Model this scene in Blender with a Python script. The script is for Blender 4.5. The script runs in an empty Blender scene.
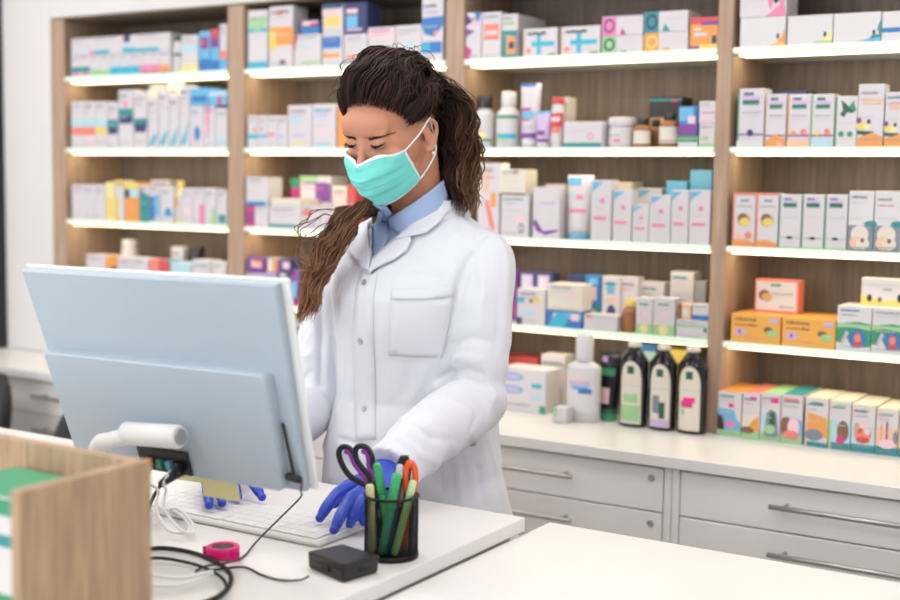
import bpy, bmesh, random, math
import numpy as np
from math import sin, cos, pi, radians, sqrt, tan, atan2, exp
from mathutils import Vector, Matrix, noise, geometry
from mathutils.bvhtree import BVHTree
random.seed(7)
SC = bpy.context.scene
COL = SC.collection

# ------------------------------------------------------------------ camera
F = 1279.; YAW, PIT, ROL = radians(31.98), radians(5.298), radians(0.84)
H = 1.5
_f = np.array([-sin(YAW)*cos(PIT), cos(YAW)*cos(PIT), -sin(PIT)])
_rt = np.array([cos(YAW), sin(YAW), 0]); _up = np.cross(_rt, _f)
_r = _rt*cos(ROL)+_up*sin(ROL); _u = -_rt*sin(ROL)+_up*cos(ROL)
C0 = np.array([0, 0, H])
def ray(x, y): return _f+_r*(x-450)/F-_u*(y-300)/F
def onz(x, y, z): d = ray(x, y); return Vector(C0+d*(z-H)/d[2])
def ony(x, y, Y): d = ray(x, y); return Vector(C0+d*Y/d[1])
def onx(x, y, X): d = ray(x, y); return Vector(C0+d*X/d[0])
cam = bpy.data.cameras.new('camera'); camo = bpy.data.objects.new('camera', cam); COL.objects.link(camo)
cam.sensor_width = 36; cam.lens = F*36/900
M = Matrix(((_r[0], _u[0], -_f[0], 0), (_r[1], _u[1], -_f[1], 0), (_r[2], _u[2], -_f[2], H), (0, 0, 0, 1)))
camo.matrix_world = M
cam.dof.use_dof = True; cam.dof.focus_distance = 2.35; cam.dof.aperture_fstop = 2.2
cam.clip_start = .05
SC.camera = camo

# ------------------------------------------------------------------ materials
def lin(c):
    if isinstance(c, str): c = PAL[c]
    return tuple(((v/255)/12.92 if v/255 <= .04045 else ((v/255+.055)/1.055)**2.4) for v in c[:3])+(1,)
PAL = dict(w=(212,206,210), W=(216,213,214), cr=(226,217,200), gy=(150,150,152), lg=(200,200,204), dk=(45,42,45), bk=(20,19,22),
    nv=(28,38,92), bl=(30,105,185), sb=(90,175,220), cy=(40,175,205), tl=(22,130,135), gn=(30,140,90), lgn=(150,205,140), dg=(15,75,55),
    ye=(235,205,90), py=(240,225,150), og=(236,148,60), po=(240,190,150), rd=(205,60,60), co=(238,120,100), pk=(235,120,165), pp=(245,200,210),
    mg=(200,40,120), pu=(115,50,140), lp=(200,175,220), br=(120,75,45), lb=(175,215,230), hp=(240,30,150), am=(150,85,35), tn=(200,150,95), sl=(110,125,140))
for _k in PAL:
    if _k not in ('w', 'W', 'bk', 'dk', 'hp'): PAL[_k] = tuple(v*.84+g*.16 for v, g in zip(PAL[_k], (208, 198, 202)))
MATS = {}
def mat(name, col=(200,200,200), rough=.5, metal=0, emit=None, strength=0, alpha=1, spec=.5, sheen=0, trans=0, bump=0, bscale=200, ink=False, sss=0):
    if name in MATS: return MATS[name]
    m = bpy.data.materials.new(name); m.use_nodes = True; nt = m.node_tree; b = nt.nodes['Principled BSDF']
    b.inputs['Base Color'].default_value = lin(col); b.inputs['Roughness'].default_value = rough; b.inputs['Metallic'].default_value = metal
    b.inputs['Specular IOR Level'].default_value = spec
    if emit: b.inputs['Emission Color'].default_value = lin(emit); b.inputs['Emission Strength'].default_value = strength
    if alpha < 1: b.inputs['Alpha'].default_value = alpha
    if sheen: b.inputs['Sheen Weight'].default_value = sheen
    if trans: b.inputs['Transmission Weight'].default_value = trans
    if sss:
        b.inputs['Subsurface Weight'].default_value = sss; b.inputs['Subsurface Scale'].default_value = .01
        b.inputs['Subsurface Radius'].default_value = (1, .35, .2)
    if ink:
        a = nt.nodes.new('ShaderNodeAttribute'); a.attribute_name = 'ink'; nt.links.new(a.outputs['Color'], b.inputs['Base Color'])
    tc = nt.nodes.new('ShaderNodeTexCoord'); n = nt.nodes.new('ShaderNodeTexNoise'); n.inputs['Scale'].default_value = bscale; n.inputs['Detail'].default_value = 4
    nt.links.new(tc.outputs['Object'], n.inputs['Vector'])
    if bump:
        bp = nt.nodes.new('ShaderNodeBump'); bp.inputs['Strength'].default_value = bump; bp.inputs['Distance'].default_value = .002
        nt.links.new(n.outputs['Fac'], bp.inputs['Height']); nt.links.new(bp.outputs['Normal'], b.inputs['Normal'])
    else:
        mr = nt.nodes.new('ShaderNodeMapRange'); mr.inputs['To Min'].default_value = max(0, rough-.05); mr.inputs['To Max'].default_value = min(1, rough+.05)
        nt.links.new(n.outputs['Fac'], mr.inputs['Value']); nt.links.new(mr.outputs['Result'], b.inputs['Roughness'])
    MATS[name] = m; return m
def wood(name, c1, c2, rot=(0,0,0), sc=1.0):
    m = bpy.data.materials.new(name); m.use_nodes = True; nt = m.node_tree; b = nt.nodes['Principled BSDF']; b.inputs['Roughness'].default_value = .55
    tc = nt.nodes.new('ShaderNodeTexCoord'); mp = nt.nodes.new('ShaderNodeMapping'); mp.inputs['Scale'].default_value = (9*sc, 9*sc, .7*sc); mp.inputs['Rotation'].default_value = rot
    n = nt.nodes.new('ShaderNodeTexNoise'); n.inputs['Scale'].default_value = 1.6; n.inputs['Detail'].default_value = 8; n.inputs['Distortion'].default_value = .8
    n2 = nt.nodes.new('ShaderNodeTexNoise'); n2.inputs['Scale'].default_value = 9; n2.inputs['Detail'].default_value = 6
    mx = nt.nodes.new('ShaderNodeMix'); mx.data_type = 'FLOAT'; mx.inputs[0].default_value = .68
    cr = nt.nodes.new('ShaderNodeValToRGB'); cr.color_ramp.elements[0].position = .32; cr.color_ramp.elements[1].position = .68
    cr.color_ramp.elements[0].color = lin(c1); cr.color_ramp.elements[1].color = lin(c2)
    nt.links.new(tc.outputs['Object'], mp.inputs['Vector']); nt.links.new(mp.outputs['Vector'], n.inputs['Vector']); nt.links.new(mp.outputs['Vector'], n2.inputs['Vector'])
    nt.links.new(n.outputs['Fac'], mx.inputs[2]); nt.links.new(n2.outputs['Fac'], mx.inputs[3]); nt.links.new(mx.outputs[0], cr.inputs['Fac'])
    nt.links.new(cr.outputs['Color'], b.inputs['Base Color'])
    bp = nt.nodes.new('ShaderNodeBump'); bp.inputs['Strength'].default_value = .15; bp.inputs['Distance'].default_value = .002
    nt.links.new(mx.outputs[0], bp.inputs['Height']); nt.links.new(bp.outputs['Normal'], b.inputs['Normal'])
    MATS[name] = m; return m
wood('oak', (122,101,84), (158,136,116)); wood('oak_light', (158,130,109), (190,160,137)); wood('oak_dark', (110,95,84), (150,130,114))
mat('oak_box', (190,155,125)); wood('oak_tray', (150,124,97), (192,160,127), sc=1.6)
mat('carton', rough=.5, ink=True); mat('plastic', rough=.25, ink=True); mat('hairmat', rough=.5, ink=True, spec=.22)
mat('white_lacquer', (238,233,230), .35, spec=.4); mat('worktop_white', (232,228,225), .3, spec=.4)
mat('wall_paint', (222,218,217), .7, bump=.1, bscale=60); mat('ceiling_paint', (235,233,230), .8); mat('floor_vinyl', (214,207,200), .5)
mat('steel', (190,187,182), .42, .9); mat('dark_metal', (30,30,33), .4, .6); mat('black_plastic', (26,26,29), .4); mat('black_rubber', (18,18,20), .6)
mat('board', (225,232,225), .3); mat('led', (255,255,255), .4, emit=(255,236,190), strength=4.8); mat('led_edge', (205,216,202), .4, emit=(236,255,226), strength=.42)
mat('lab_white', (228,229,238), .8, sheen=.15, bump=.12, bscale=700); mat('shirt_blue', (168,192,230), .8, bump=.1, bscale=900)
mat('skin', (202,142,114), .5, sss=.12, spec=.35, bump=.05, bscale=300); mat('glove', (38,70,190), .38, bump=.08, bscale=150)
mat('mask', (120,222,212), .75, bump=.12, bscale=600); mat('mask_white', (232,240,242), .75)
mat('screen_shell', (170,184,196), .32, spec=.5); mat('shell_edge', (228,230,230), .3)
mat('magenta', (225,20,120), .35); mat('sticky', (250,247,185), .7); mat('white_plastic', (235,234,232), .35)
mat('purple', (150,55,175), .35); mat('green_plastic', (20,150,85), .35); mat('orange_plastic', (240,95,35), .35)
mat('blackglass', (22,20,24), .12); mat('window_glow', (255,255,255), emit=(255,255,255), strength=5)
mat('clear', (235,240,240), .2, alpha=.45); mat('dark_interior', (38,36,42), .6)

# ------------------------------------------------------------------ mesh helpers
class MB:
    def __init__(s): s.v = []; s.f = []; s.c = []; s.m = []; s.sm = []
    def add(s, vs, fs, col='w', m=0, smooth=False):
        o = len(s.v); s.v += [tuple(v) for v in vs]
        c = lin(col)
        for q in fs: s.f.append(tuple(i+o for i in q)); s.c.append(c); s.m.append(m); s.sm.append(smooth)
        return s
    def box(s, x0, x1, y0, y1, z0, z1, col='w', m=0, b=.0012, X=None):
        if x1 < x0: x0, x1 = x1, x0
        if y1 < y0: y0, y1 = y1, y0
        b = min(b, (x1-x0)/3, (y1-y0)/3, (z1-z0)/3)
        vs = []; idx = {}
        lo = (x0, y0, z0); hi = (x1, y1, z1)
        for cx in (0, 1):
            for cy in (0, 1):
                for cz in (0, 1):
                    cc = (cx, cy, cz)
                    for ax in range(3):
                        p = []
                        for k in range(3):
                            e = hi[k] if cc[k] else lo[k]
                            if k != ax: e += -b if cc[k] else b
                            p.append(e)
                        idx[(cc, ax)] = len(vs); vs.append(p)
        fs = []
        for ax in range(3):
            a, c = [k for k in range(3) if k != ax]
            for sd in (0, 1):
                q = []
                for (p, r_) in ((0, 0), (1, 0), (1, 1), (0, 1)):
                    cc = [0, 0, 0]; cc[ax] = sd; cc[a] = p; cc[c] = r_; q.append(idx[(tuple(cc), ax)])
                fs.append(q)
            for p in (0, 1):
                for r_ in (0, 1):
                    c0 = [0]*3; c1 = [0]*3; c0[a] = c1[a] = p; c0[c] = c1[c] = r_; c0[ax] = 0; c1[ax] = 1
                    fs.append((idx[(tuple(c0), a)], idx[(tuple(c1), a)], idx[(tuple(c1), c)], idx[(tuple(c0), c)]))
        for cx in (0, 1):
            for cy in (0, 1):
                for cz in (0, 1): fs.append([idx[((cx, cy, cz), k)] for k in range(3)])
        if X is not None: vs = [X @ Vector(v) for v in vs]
        return s.add(vs, fs, col, m)
    def lathe(s, prof, c=(0, 0, 0), seg=24, cols=None, m=0, sx=1, sy=1, X=None, n=2):
        vs = []; fs = []; cx, cy, cz = c
        for (r, z) in prof:
            for k in range(seg):
                a = 2*pi*k/seg; ca, sa = cos(a), sin(a)
                if n != 2: q = (abs(ca)**n+abs(sa)**n)**(-1/n); ca *= q; sa *= q
                vs.append((cx+r*sx*ca, cy+r*sy*sa, cz+z))
        if X is not None: vs = [tuple(X @ Vector(v)) for v in vs]
        o = len(s.v); s.v += vs
        for i in range(len(prof)-1):
            col = lin(cols[i] if isinstance(cols, list) else (cols or 'w'))
            for k in range(seg):
                k2 = (k+1) % seg
                s.f.append((o+i*seg+k, o+i*seg+k2, o+(i+1)*seg+k2, o+(i+1)*seg+k)); s.c.append(col); s.m.append(m); s.sm.append(True)
        for i, cc in ((0, cols[0] if isinstance(cols, list) else cols or 'w'), (len(prof)-1, cols[-1] if isinstance(cols, list) else cols or 'w')):
            q = tuple(o+i*seg+k for k in range(seg)); s.f.append(q if i else q[::-1]); s.c.append(lin(cc)); s.m.append(m); s.sm.append(False)
        return s
    def tube(s, pts, rad, seg=10, col='w', m=0, flat=1, colend=None):
        pts = [Vector(p) for p in pts]; n = len(pts)
        if not isinstance(rad, (list, tuple)): rad = [rad]*n
        o = len(s.v); up = Vector((0, 0, 1)); prev = None
        for i, p in enumerate(pts):
            t = (pts[min(i+1, n-1)]-pts[max(i-1, 0)])
            if t.length < 1e-9: t = Vector((0, 0, 1))
            t.normalize()
            if prev is None:
                a = t.cross(up);
                if a.length < .1: a = t.cross(Vector((1, 0, 0)))
            else: a = prev-t*prev.dot(t)
            a.normalize(); b = t.cross(a); prev = a
            for k in range(seg):
                q = 2*pi*k/seg; s.v.append(tuple(p+(a*cos(q)+b*sin(q)*flat)*rad[i]))
        c = lin(col); ce = lin(colend) if colend else c
        for i in range(n-1):
            w = i/max(1, n-2); cc = tuple(c[j]*(1-w)+ce[j]*w for j in range(4))
            for k in range(seg):
                k2 = (k+1) % seg; s.f.append((o+i*seg+k, o+i*seg+k2, o+(i+1)*seg+k2, o+(i+1)*seg+k)); s.c.append(cc); s.m.append(m); s.sm.append(True)
        s.f.append(tuple(o+k for k in range(seg))[::-1]); s.c.append(c); s.m.append(m); s.sm.append(False)
        s.f.append(tuple(o+(n-1)*seg+k for k in range(seg))); s.c.append(ce); s.m.append(m); s.sm.append(False)
        return s
    def ell(s, c, r, X=None, seg=24, rings=16, col='w', m=0):
        vs = []; fs = []
        for i in range(rings+1):
            th = pi*i/rings
            for k in range(seg):
                a = 2*pi*k/seg; v = Vector((c[0]+r[0]*sin(th)*cos(a), c[1]+r[1]*sin(th)*sin(a), c[2]+r[2]*cos(th)))
                vs.append(X @ v if X is not None else v)
        for i in range(rings):
            for k in range(seg):
                k2 = (k+1) % seg; fs.append((i*seg+k, (i+1)*seg+k, (i+1)*seg+k2, i*seg+k2))
        return s.add(vs, fs, col, m, True)
    def build(s, name, mats, parent=None, org=None, smooth=None):
        if isinstance(mats, str): mats = [mats]
        me = bpy.data.meshes.new(name)
        vs = s.v
        if org is not None: vs = [(v[0]-org[0], v[1]-org[1], v[2]-org[2]) for v in vs]
        me.from_pydata(vs, [], s.f); me.validate(verbose=False)
        if len(me.polygons) == len(s.f):
            me.polygons.foreach_set('material_index', s.m); me.polygons.foreach_set('use_smooth', [bool(x) if smooth is None else smooth for x in s.sm])
            at = me.color_attributes.new('ink', 'FLOAT_COLOR', 'CORNER'); arr = []
            for p, c in zip(me.polygons, s.c): arr += list(c)*p.loop_total
            at.data.foreach_set('color', arr)
        for k in mats: me.materials.append(MATS[k])
        bm = bmesh.new(); bm.from_mesh(me); bmesh.ops.recalc_face_normals(bm, faces=bm.faces); bm.to_mesh(me); bm.free()
        o = bpy.data.objects.new(name, me); COL.objects.link(o)
        if org is not None: o.location = org
        if parent: o.parent = parent; o.matrix_parent_inverse = parent.matrix_world.inverted() if False else Matrix.Translation(-parent.location)
        return o
def empty(name, loc, label=None, cat=None, group=None):
    o = bpy.data.objects.new(name, None); COL.objects.link(o); o.location = loc; o.empty_display_size = .02
    if label: tag(o, label, cat, group)
    return o
USED = {}
def tag(o, label, cat, group=None):
    assert 4 <= len(label.split()) <= 16, label
    if label in USED: print('DUPLABEL', label)
    USED[label] = 1
    o['label'] = label; o['category'] = cat
    if group: o['group'] = group
    return o
def struct(o): o['kind'] = 'structure'; return o
def lab(o, l): o['label'] = l; return o
def bx(name, x0, x1, y0, y1, z0, z1, m, parent=None, b=.002, col='w', org=True):
    c = ((x0+x1)/2, (y0+y1)/2, min(z0, z1)) if org else None
    return MB().box(x0, x1, y0, y1, z0, z1, col, b=b).build(name, m, parent, org=c)
def catmull(P, n=8):
    P = [Vector(p) for p in P]; P = [P[0]*2-P[1]]+P+[P[-1]*2-P[-2]]; out = []
    for i in range(1, len(P)-2):
        for k in range(n):
            t = k/n; a, b, c, d = P[i-1:i+3]
            out.append(.5*((2*b)+(c-a)*t+(2*a-5*b+4*c-d)*t*t+(3*b-a-3*c+d)*t**3))
    out.append(P[-2]); return out

# ------------------------------------------------------------------ setting
YF, YB, YC = 3.04, 3.305, 2.73          # shelf front, shelf back, base cabinet front
ZC, ZD, ZS = .88, .90, .872             # back worktop, desk, service counter
struct(bx('floor', -5.2, 3, -2.5, 3.45, -.1, 0, 'floor_vinyl'))
struct(bx('wall_back', -5.2, 3, 3.345, 3.45, 0, 2.7, 'wall_paint'))
struct(bx('wall_left', -5.3, -5.2, -2.5, 3.45, 0, 2.7, 'wall_paint'))
struct(bx('ceiling', -5.2, 3, -2.5, 3.45, 2.7, 2.8, 'ceiling_paint'))
struct(bx('trim_1', -3.772, -3.525, YF-.005, 3.345, ZC+.001, 2.7, 'wall_paint'))     # white pier left of the shelves
# fascia
struct(bx('trim_2', -3.524, .5, YF-.006, 3.345, 2.035, 2.699, 'wall_paint'))

# shelving unit
POST = [(-3.524, -3.462), (-2.725, -2.660), (-1.925, -1.865), (-1.136, -1.098), (-.33, -.27)]
su = empty('shelving_unit', (-1.9, YF, ZC), 'tall oak wall shelving with lit white shelves of medicines behind the woman', 'shelving')
ZT = [1.835, 1.594, 1.351, 1.114]
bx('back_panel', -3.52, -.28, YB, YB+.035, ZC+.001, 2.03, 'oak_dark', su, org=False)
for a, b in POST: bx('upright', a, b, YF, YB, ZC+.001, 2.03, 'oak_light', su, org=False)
bx('top_panel', -3.52, -.28, YF+.004, YB+.03, 2.0305, 2.0345, 'oak', su, org=False)
for i in range(4):
    x0 = POST[i][1]+.001; x1 = POST[i+1][0]-.001
    for z in ZT:
        sh = MB().box(x0, x1, YF+.012, YB-.001, z-.016, z).build('shelf', 'board', su)
        MB().box(x0, x1, YF-.001, YF+.011, z-.015, z, b=.003).build('light_edge', 'led_edge', sh)
        MB().box(x0+.01, x1-.01, YF+.02, YF+.075, z-.0195, z-.0165).build('light_strip', 'led', sh)

# worktop + base cabinets
wt = tag(bx('worktop', -5.15, .5, YC-.015, 3.34, ZC-.028, ZC, 'worktop_white'), 'long white worktop running under the lit shelves, above the drawers', 'worktop')
def cabinet(x0, x1, label, hx, lock=None):
    c = empty('drawer_cabinet', ((x0+x1)/2, YC, 0), label, 'cabinet', 'white drawer cabinets under the back worktop')
    bx('body', x0+.0005, x1-.0005, YC+.019, 3.335, .06, ZC-.0285, 'white_lacquer', c, org=False)
    bx('frame', x0+.0005, x0+.019, YC, YC+.0185, .06, ZC-.0285, 'white_lacquer', c, org=False)
    bx('frame', x1-.019, x1-.0005, YC, YC+.0185, .06, ZC-.0285, 'white_lacquer', c, org=False)
    zt = .846
    for k in range(7):
        z1 = zt-k*.107; z0 = z1-.1035
        if z0 < .07: break
        d = bx('drawer', x0+.0215, x1-.0215, YC, YC+.018, z0, z1, 'white_lacquer', c, b=.0015, org=False)
        a, b = hx; zh = z1-.043
        h = MB().tube([(a, YC-.034, zh), (b, YC-.034, zh)], .006, 10)
        for q in (a+.03, b-.03): h.tube([(q, YC-.034, zh), (q, YC+.001, zh)], .005, 8)
        h.build('handle', 'steel', d)
        if lock: MB().lathe([(.008, 0), (.0085, .002), (.0045, .003), (.003, .0015)], X=Matrix.Translation((lock, YC, z1-.025)) @ Matrix.Rotation(pi/2, 4, 'X'), seg=16).build('lock', 'steel', d)
    bx('plinth', x0+.001, x1-.001, YC+.04, YC+.06, 0.0, .0595, 'white_lacquer', c, org=False)
cabinet(-1.095, -.31, 'white drawer cabinet under the bottles and tea boxes, furthest right with long handles', (-.855, -.49))
cabinet(-1.88, -1.0955, 'white drawer cabinet with round keylocks, just right of the woman', (-1.65, -1.335), lock=-1.145)
cabinet(-2.70, -1.881, 'white drawer cabinet mostly hidden behind the woman and the monitor', (-2.45, -2.13))
cabinet(-3.50, -2.701, 'white drawer cabinet seen left of the monitor, its handles partly visible', (-3.24, -2.86))
cabinet(-4.30, -3.501, 'white drawer cabinet at the far left end under the worktop', (-4.0, -3.7))
# dark display cabinet at the far left
dc = empty('display_cabinet', (-4.2, YF, ZC), 'dark display cabinet on the worktop at the far left edge', 'cabinet')
bx('side', -3.80, -3.775, 2.98, 3.34, ZC+.001, 2.6, 'dark_interior', dc, org=False)
bx('back', -4.7, -3.802, 3.30, 3.34, ZC+.001, 2.6, 'dark_interior', dc, org=False)
for z in (ZC+.001, 1.2, 1.5, 1.8, 2.1, 2.58): bx('shelf', -4.7, -3.802, 3.0, 3.29, z, z+.018, 'dark_interior', dc, org=False)
for i, (c, z) in enumerate((('mg', 1.519), ('tl', 1.219), ('nv', 1.819))):
    tag(MB().box(-3.87, -3.81, 3.04, 3.14, z, z+.14, c).build('carton', 'carton'), ('magenta', 'teal', 'navy')[i]+' carton inside the dark display cabinet at far left', 'box', 'cartons in the dark display cabinet')

# ------------------------------------------------------------------ products on the shelves
ROWZ = dict(zip('abcd', ZT)); ROWZ['e'] = ZC
ROWN = dict(a='top shelf', b='second shelf', c='third shelf', d='fourth shelf', e='worktop')
BAYN = {1: 'left bay', 2: 'second bay', 3: 'third bay', 4: 'right bay'}
PROD = []
def pcol(s):
    return PAL.get(s, None) or s
def prints(mb, x0, x1, yf, z0, z1, spec):
    """ink printed on the front of a pack: thin polygons a fraction of a mm proud"""
    W = x1-x0; Hh = z1-z0; n = 0
    for it in spec.split(';'):
        t = it.split()
        if not t: continue
        n += 1; y = yf-.00015*n-.0002
        if t[0] == 'e':
            cx, cy, rx, ry = map(float, t[1:5]); col = t[5]
            pts = [(cx+rx*cos(2*pi*k/18), cy+ry*sin(2*pi*k/18)) for k in range(18)]
        elif t[0] == 'p':
            q = list(map(float, t[1:-1])); col = t[-1]; pts = list(zip(q[::2], q[1::2]))
        elif t[0] == 'o':   # ring
            cx, cy, rx, ry = map(float, t[1:5]); col = t[5]; vs = []; fs = []
            for k in range(20):
                a = 2*pi*k/20
                for g in (1, .62): vs.append((x0+W*(cx+rx*g*cos(a))/100, y, z0+Hh*(cy+ry*g*sin(a))/100))
            fs = [(2*k, 2*((k+1) % 20), 2*((k+1) % 20)+1, 2*k+1) for k in range(20)]
            mb.add(vs, fs, col); continue
        elif t[0] == 't':   # a line of small lettering
            a, b_, c_, hgt = map(float, t[1:5]); col = t[5]; rr = random.Random(int(a*7+b_*3+c_)); x = a
            while x < c_:
                w = rr.uniform(2, 5)
                x2 = min(x+w, c_); hh = hgt*rr.uniform(.6, 1)
                mb.add([(x0+W*x/100, y, z0+Hh*b_/100), (x0+W*x2/100, y, z0+Hh*b_/100), (x0+W*x2/100, y, z0+Hh*(b_+hh)/100), (x0+W*x/100, y, z0+Hh*(b_+hh)/100)], [(0, 1, 2, 3)], col); x = x2+rr.uniform(.6, 1.6)
            continue
        else:
            a, b_, c_, d = map(float, t[:4]); col = t[4]; pts = [(a, b_), (c_, b_), (c_, d), (a, d)]
        mb.add([(x0+W*p/100, y, z0+Hh*q/100) for p, q in pts], [tuple(range(len(pts)))], col)
CNT = {}
def reg(o, look, cat, row, bay, x):
    PROD.append((o, look, cat, row, bay, x))
def front(x0, x1, yt, row, dy, yb):
    Y = YF+.006+dy
    xm = (x0+x1)/2
    X0 = ony(x0, yt+8, Y)[0]; X1 = ony(x1, yt+8, Y)[0]
    zt = ony(xm, yt, Y)[2]
    zb = ROWZ[row]+.0005 if yb is None else ony(xm, yb, Y)[2]
    cm = (X0+X1)/2
    for (a_, b_), (c_, d_) in zip(POST[:-1], POST[1:]):
        if b_ < cm < c_ and Y > YF: X0 = max(X0, b_+.001); X1 = min(X1, c_-.001)
    return X0+.0006, X1-.0006, Y, zb, zt
def carton(row, bay, x0, x1, yt, col, spec, look, dy=0, yb=None, dep=None, zb=None, top=None, h=None):
    X0, X1, Y, z0, z1 = front(x0, x1, yt, row, dy, yb)
    if zb is not None: z0 = zb
    if h: z1 = z0+h
    z1 = min(z1, dict(a=2.029, b=ZT[0]-.022, c=ZT[1]-.022, d=ZT[2]-.022, e=ZT[3]-.022)[row])
    rr = random.Random(int(x0*31+yt*7))
    if col in ('w', 'W', 'cr', 'lp') and spec and row+str(bay) != 'a4' and 't ' not in spec and 'p 4 97' not in spec:
        y_ = rr.choice((84, 88)); spec += ';t 10 %d %d 5 %s' % (y_, rr.randint(60, 90), rr.choice(('sl', 'tl', 'pu', 'gy')))+';t 12 %d %d 3 %s' % (y_-9, rr.randint(50, 85), rr.choice(('lg', 'gy', 'pk')))+';t 12 %d %d 2.5 gy;t 12 %d %d 2.5 lg' % (rr.randint(5, 12), rr.randint(60, 90), rr.randint(48, 56), rr.randint(50, 88))
    dep = dep or min(.09, max(.045, (X1-X0)*.8))
    dep = min(dep, YB-.003-Y)
    org = ((X0+X1)/2, Y+dep/2, z0)
    mb = MB().box(X0, X1, Y, Y+dep, z0, z1, col)
    if top: mb.add([(X0+.001, Y+.001, z1+.0003), (X1-.001, Y+.001, z1+.0003), (X1-.001, Y+dep-.001, z1+.0003), (X0+.001, Y+dep-.001, z1+.0003)], [(0, 1, 2, 3)], top)
    prints(mb, X0, X1, Y, z0, z1, spec)
    o = mb.build('carton', 'carton', org=org); reg(o, look, 'box', row, bay, (x0+x1)/2); return z1
def bottle(row, bay, x0, x1, yt, col, cap, look, capf=.2, labelspec=None, labcol='w', shoulder=.12, neck=.4, dy=.01, yb=None, m='plastic', capw=None, flat=1, cat='bottle', name='bottle', body=None, arch=False):
    X0, X1, Y, z0, z1 = front(x0, x1, yt, row, dy, yb)
    R_ = (X1-X0)/2; cx = (X0+X1)/2; cy = Y+R_*flat; hh = z1-z0; hb = hh*(1-capf)
    e = empty(name, (cx, cy, z0)); reg(e, look, cat, row, bay, (x0+x1)/2)
    hs = hh*shoulder; cw = capw or neck
    prof = [(R_*.9, 0), (R_, .003), (R_, hb-hs-.004), (R_*.96, hb-hs), (R_*(.3+.7*neck), hb-hs*.3), (R_*neck, hb), (R_*neck, hb+.004)]
    MB().lathe(prof, (cx, cy, z0), 28, col if not body else body, sy=flat).build('body', m, e)
    MB().lathe([(R_*cw*.98, 0), (R_*cw, .002), (R_*cw, hh-hb-.003), (R_*cw*.9, hh-hb)], (cx, cy, z0+hb+.0005), 24, cap, sy=flat if cw > .8 else 1).build('cap', 'plastic', e)
    if labelspec is not None:
        n = 15; mb = MB(); la, lb_ = (.04 if arch else .12)*hh, hb-hs-.01*hh-(0 if arch else .006)
        def P(u, v, k): a = pi*(1.08+.84*u/100); rr = R_+.0004+.00015*k; return (cx+rr*cos(a), cy+rr*flat*sin(a), z0+la+(lb_-la)*v/100)
        def patch(a, b_, c_, d, col_, k):
            vs = []; fs = []
            for i in range(n+1):
                u = a+(c_-a)*i/n; vs += [P(u, b_, k), P(u, d, k)]
            fs = [(2*i, 2*i+2, 2*i+3, 2*i+1) for i in range(n)]; mb.add(vs, fs, col_, smooth=True)
        if arch:
            vs = []
            for i in range(n+1):
                u = 20+60*i/n; q = (i/n*2-1); vs += [P(u, 0, 0), P(u, 72+28*sqrt(max(0, 1-q*q)), 0)]
            mb.add(vs, [(2*i, 2*i+2, 2*i+3, 2*i+1) for i in range(n)], labcol, smooth=True)
        else: patch(0, 0, 100, 100, labcol, 0)
        k = 0
        for it in labelspec.split(';'):
            t = it.split()
            if not t: continue
            k += 1; patch(*map(float, t[:4]), t[4], k)
        mb.build('label', 'carton', e)
    return z1
def tubep(row, bay, x0, x1, yt, col, capc, spec, look, capf=.14, dy=.01):
    """squeeze tube standing on its cap: round at the cap, flat crimp on top"""
    X0, X1, Y, z0, z1 = front(x0, x1, yt, row, dy, None)
    R_ = (X1-X0)/2; cx = (X0+X1)/2; cy = Y+R_*.7; hh = z1-z0; hc = hh*capf
    e = empty('tube', (cx, cy, z0)); reg(e, look, 'tube', row, bay, (x0+x1)/2)
    MB().lathe([(R_*.72, 0), (R_*.78, hc)], (cx, cy, z0), 24, capc).build('cap', 'plastic', e)
    mb = MB(); vs = []; fs = []; N = 28; L = 8
    for i in range(L+1):
        t = i/L; ry = R_*.7*(1-t)**.7+.0015; rx = R_*(.8+.2*t)
        for k in range(N): a = 2*pi*k/N; vs.append((cx+rx*cos(a), cy+ry*sin(a), z0+hc+(hh-hc)*t))
    for i in range(L):
        for k in range(N): fs.append((i*N+k, i*N+(k+1) % N, (i+1)*N+(k+1) % N, (i+1)*N+k))
    fs += [tuple(range(N))[::-1], tuple(L*N+k for k in range(N))]
    mb.add(vs, fs, col, smooth=True)
    for j, it in enumerate(spec.split(';')):
        t = it.split()
        if not t: continue
        a, b_, c_, d = map(float, t[:4]); vs = []; n = 10
        for i in range(n+1):
            for q in (b_, d):
                tt = q/100; ry = R_*.7*(1-tt)**.7+.002+.0002*j; rx = R_*(.8+.2*tt)
                ang = pi*(1.06+.88*(a+(c_-a)*i/n)/100); vs.append((cx+rx*1.01*cos(ang), cy+ry*1.03*sin(ang), z0+hc+(hh-hc)*tt))
        mb.add(vs, [(2*i, 2*i+2, 2*i+3, 2*i+1) for i in range(n)], t[4], smooth=True)
    mb.build('body', 'plastic', e)

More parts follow.
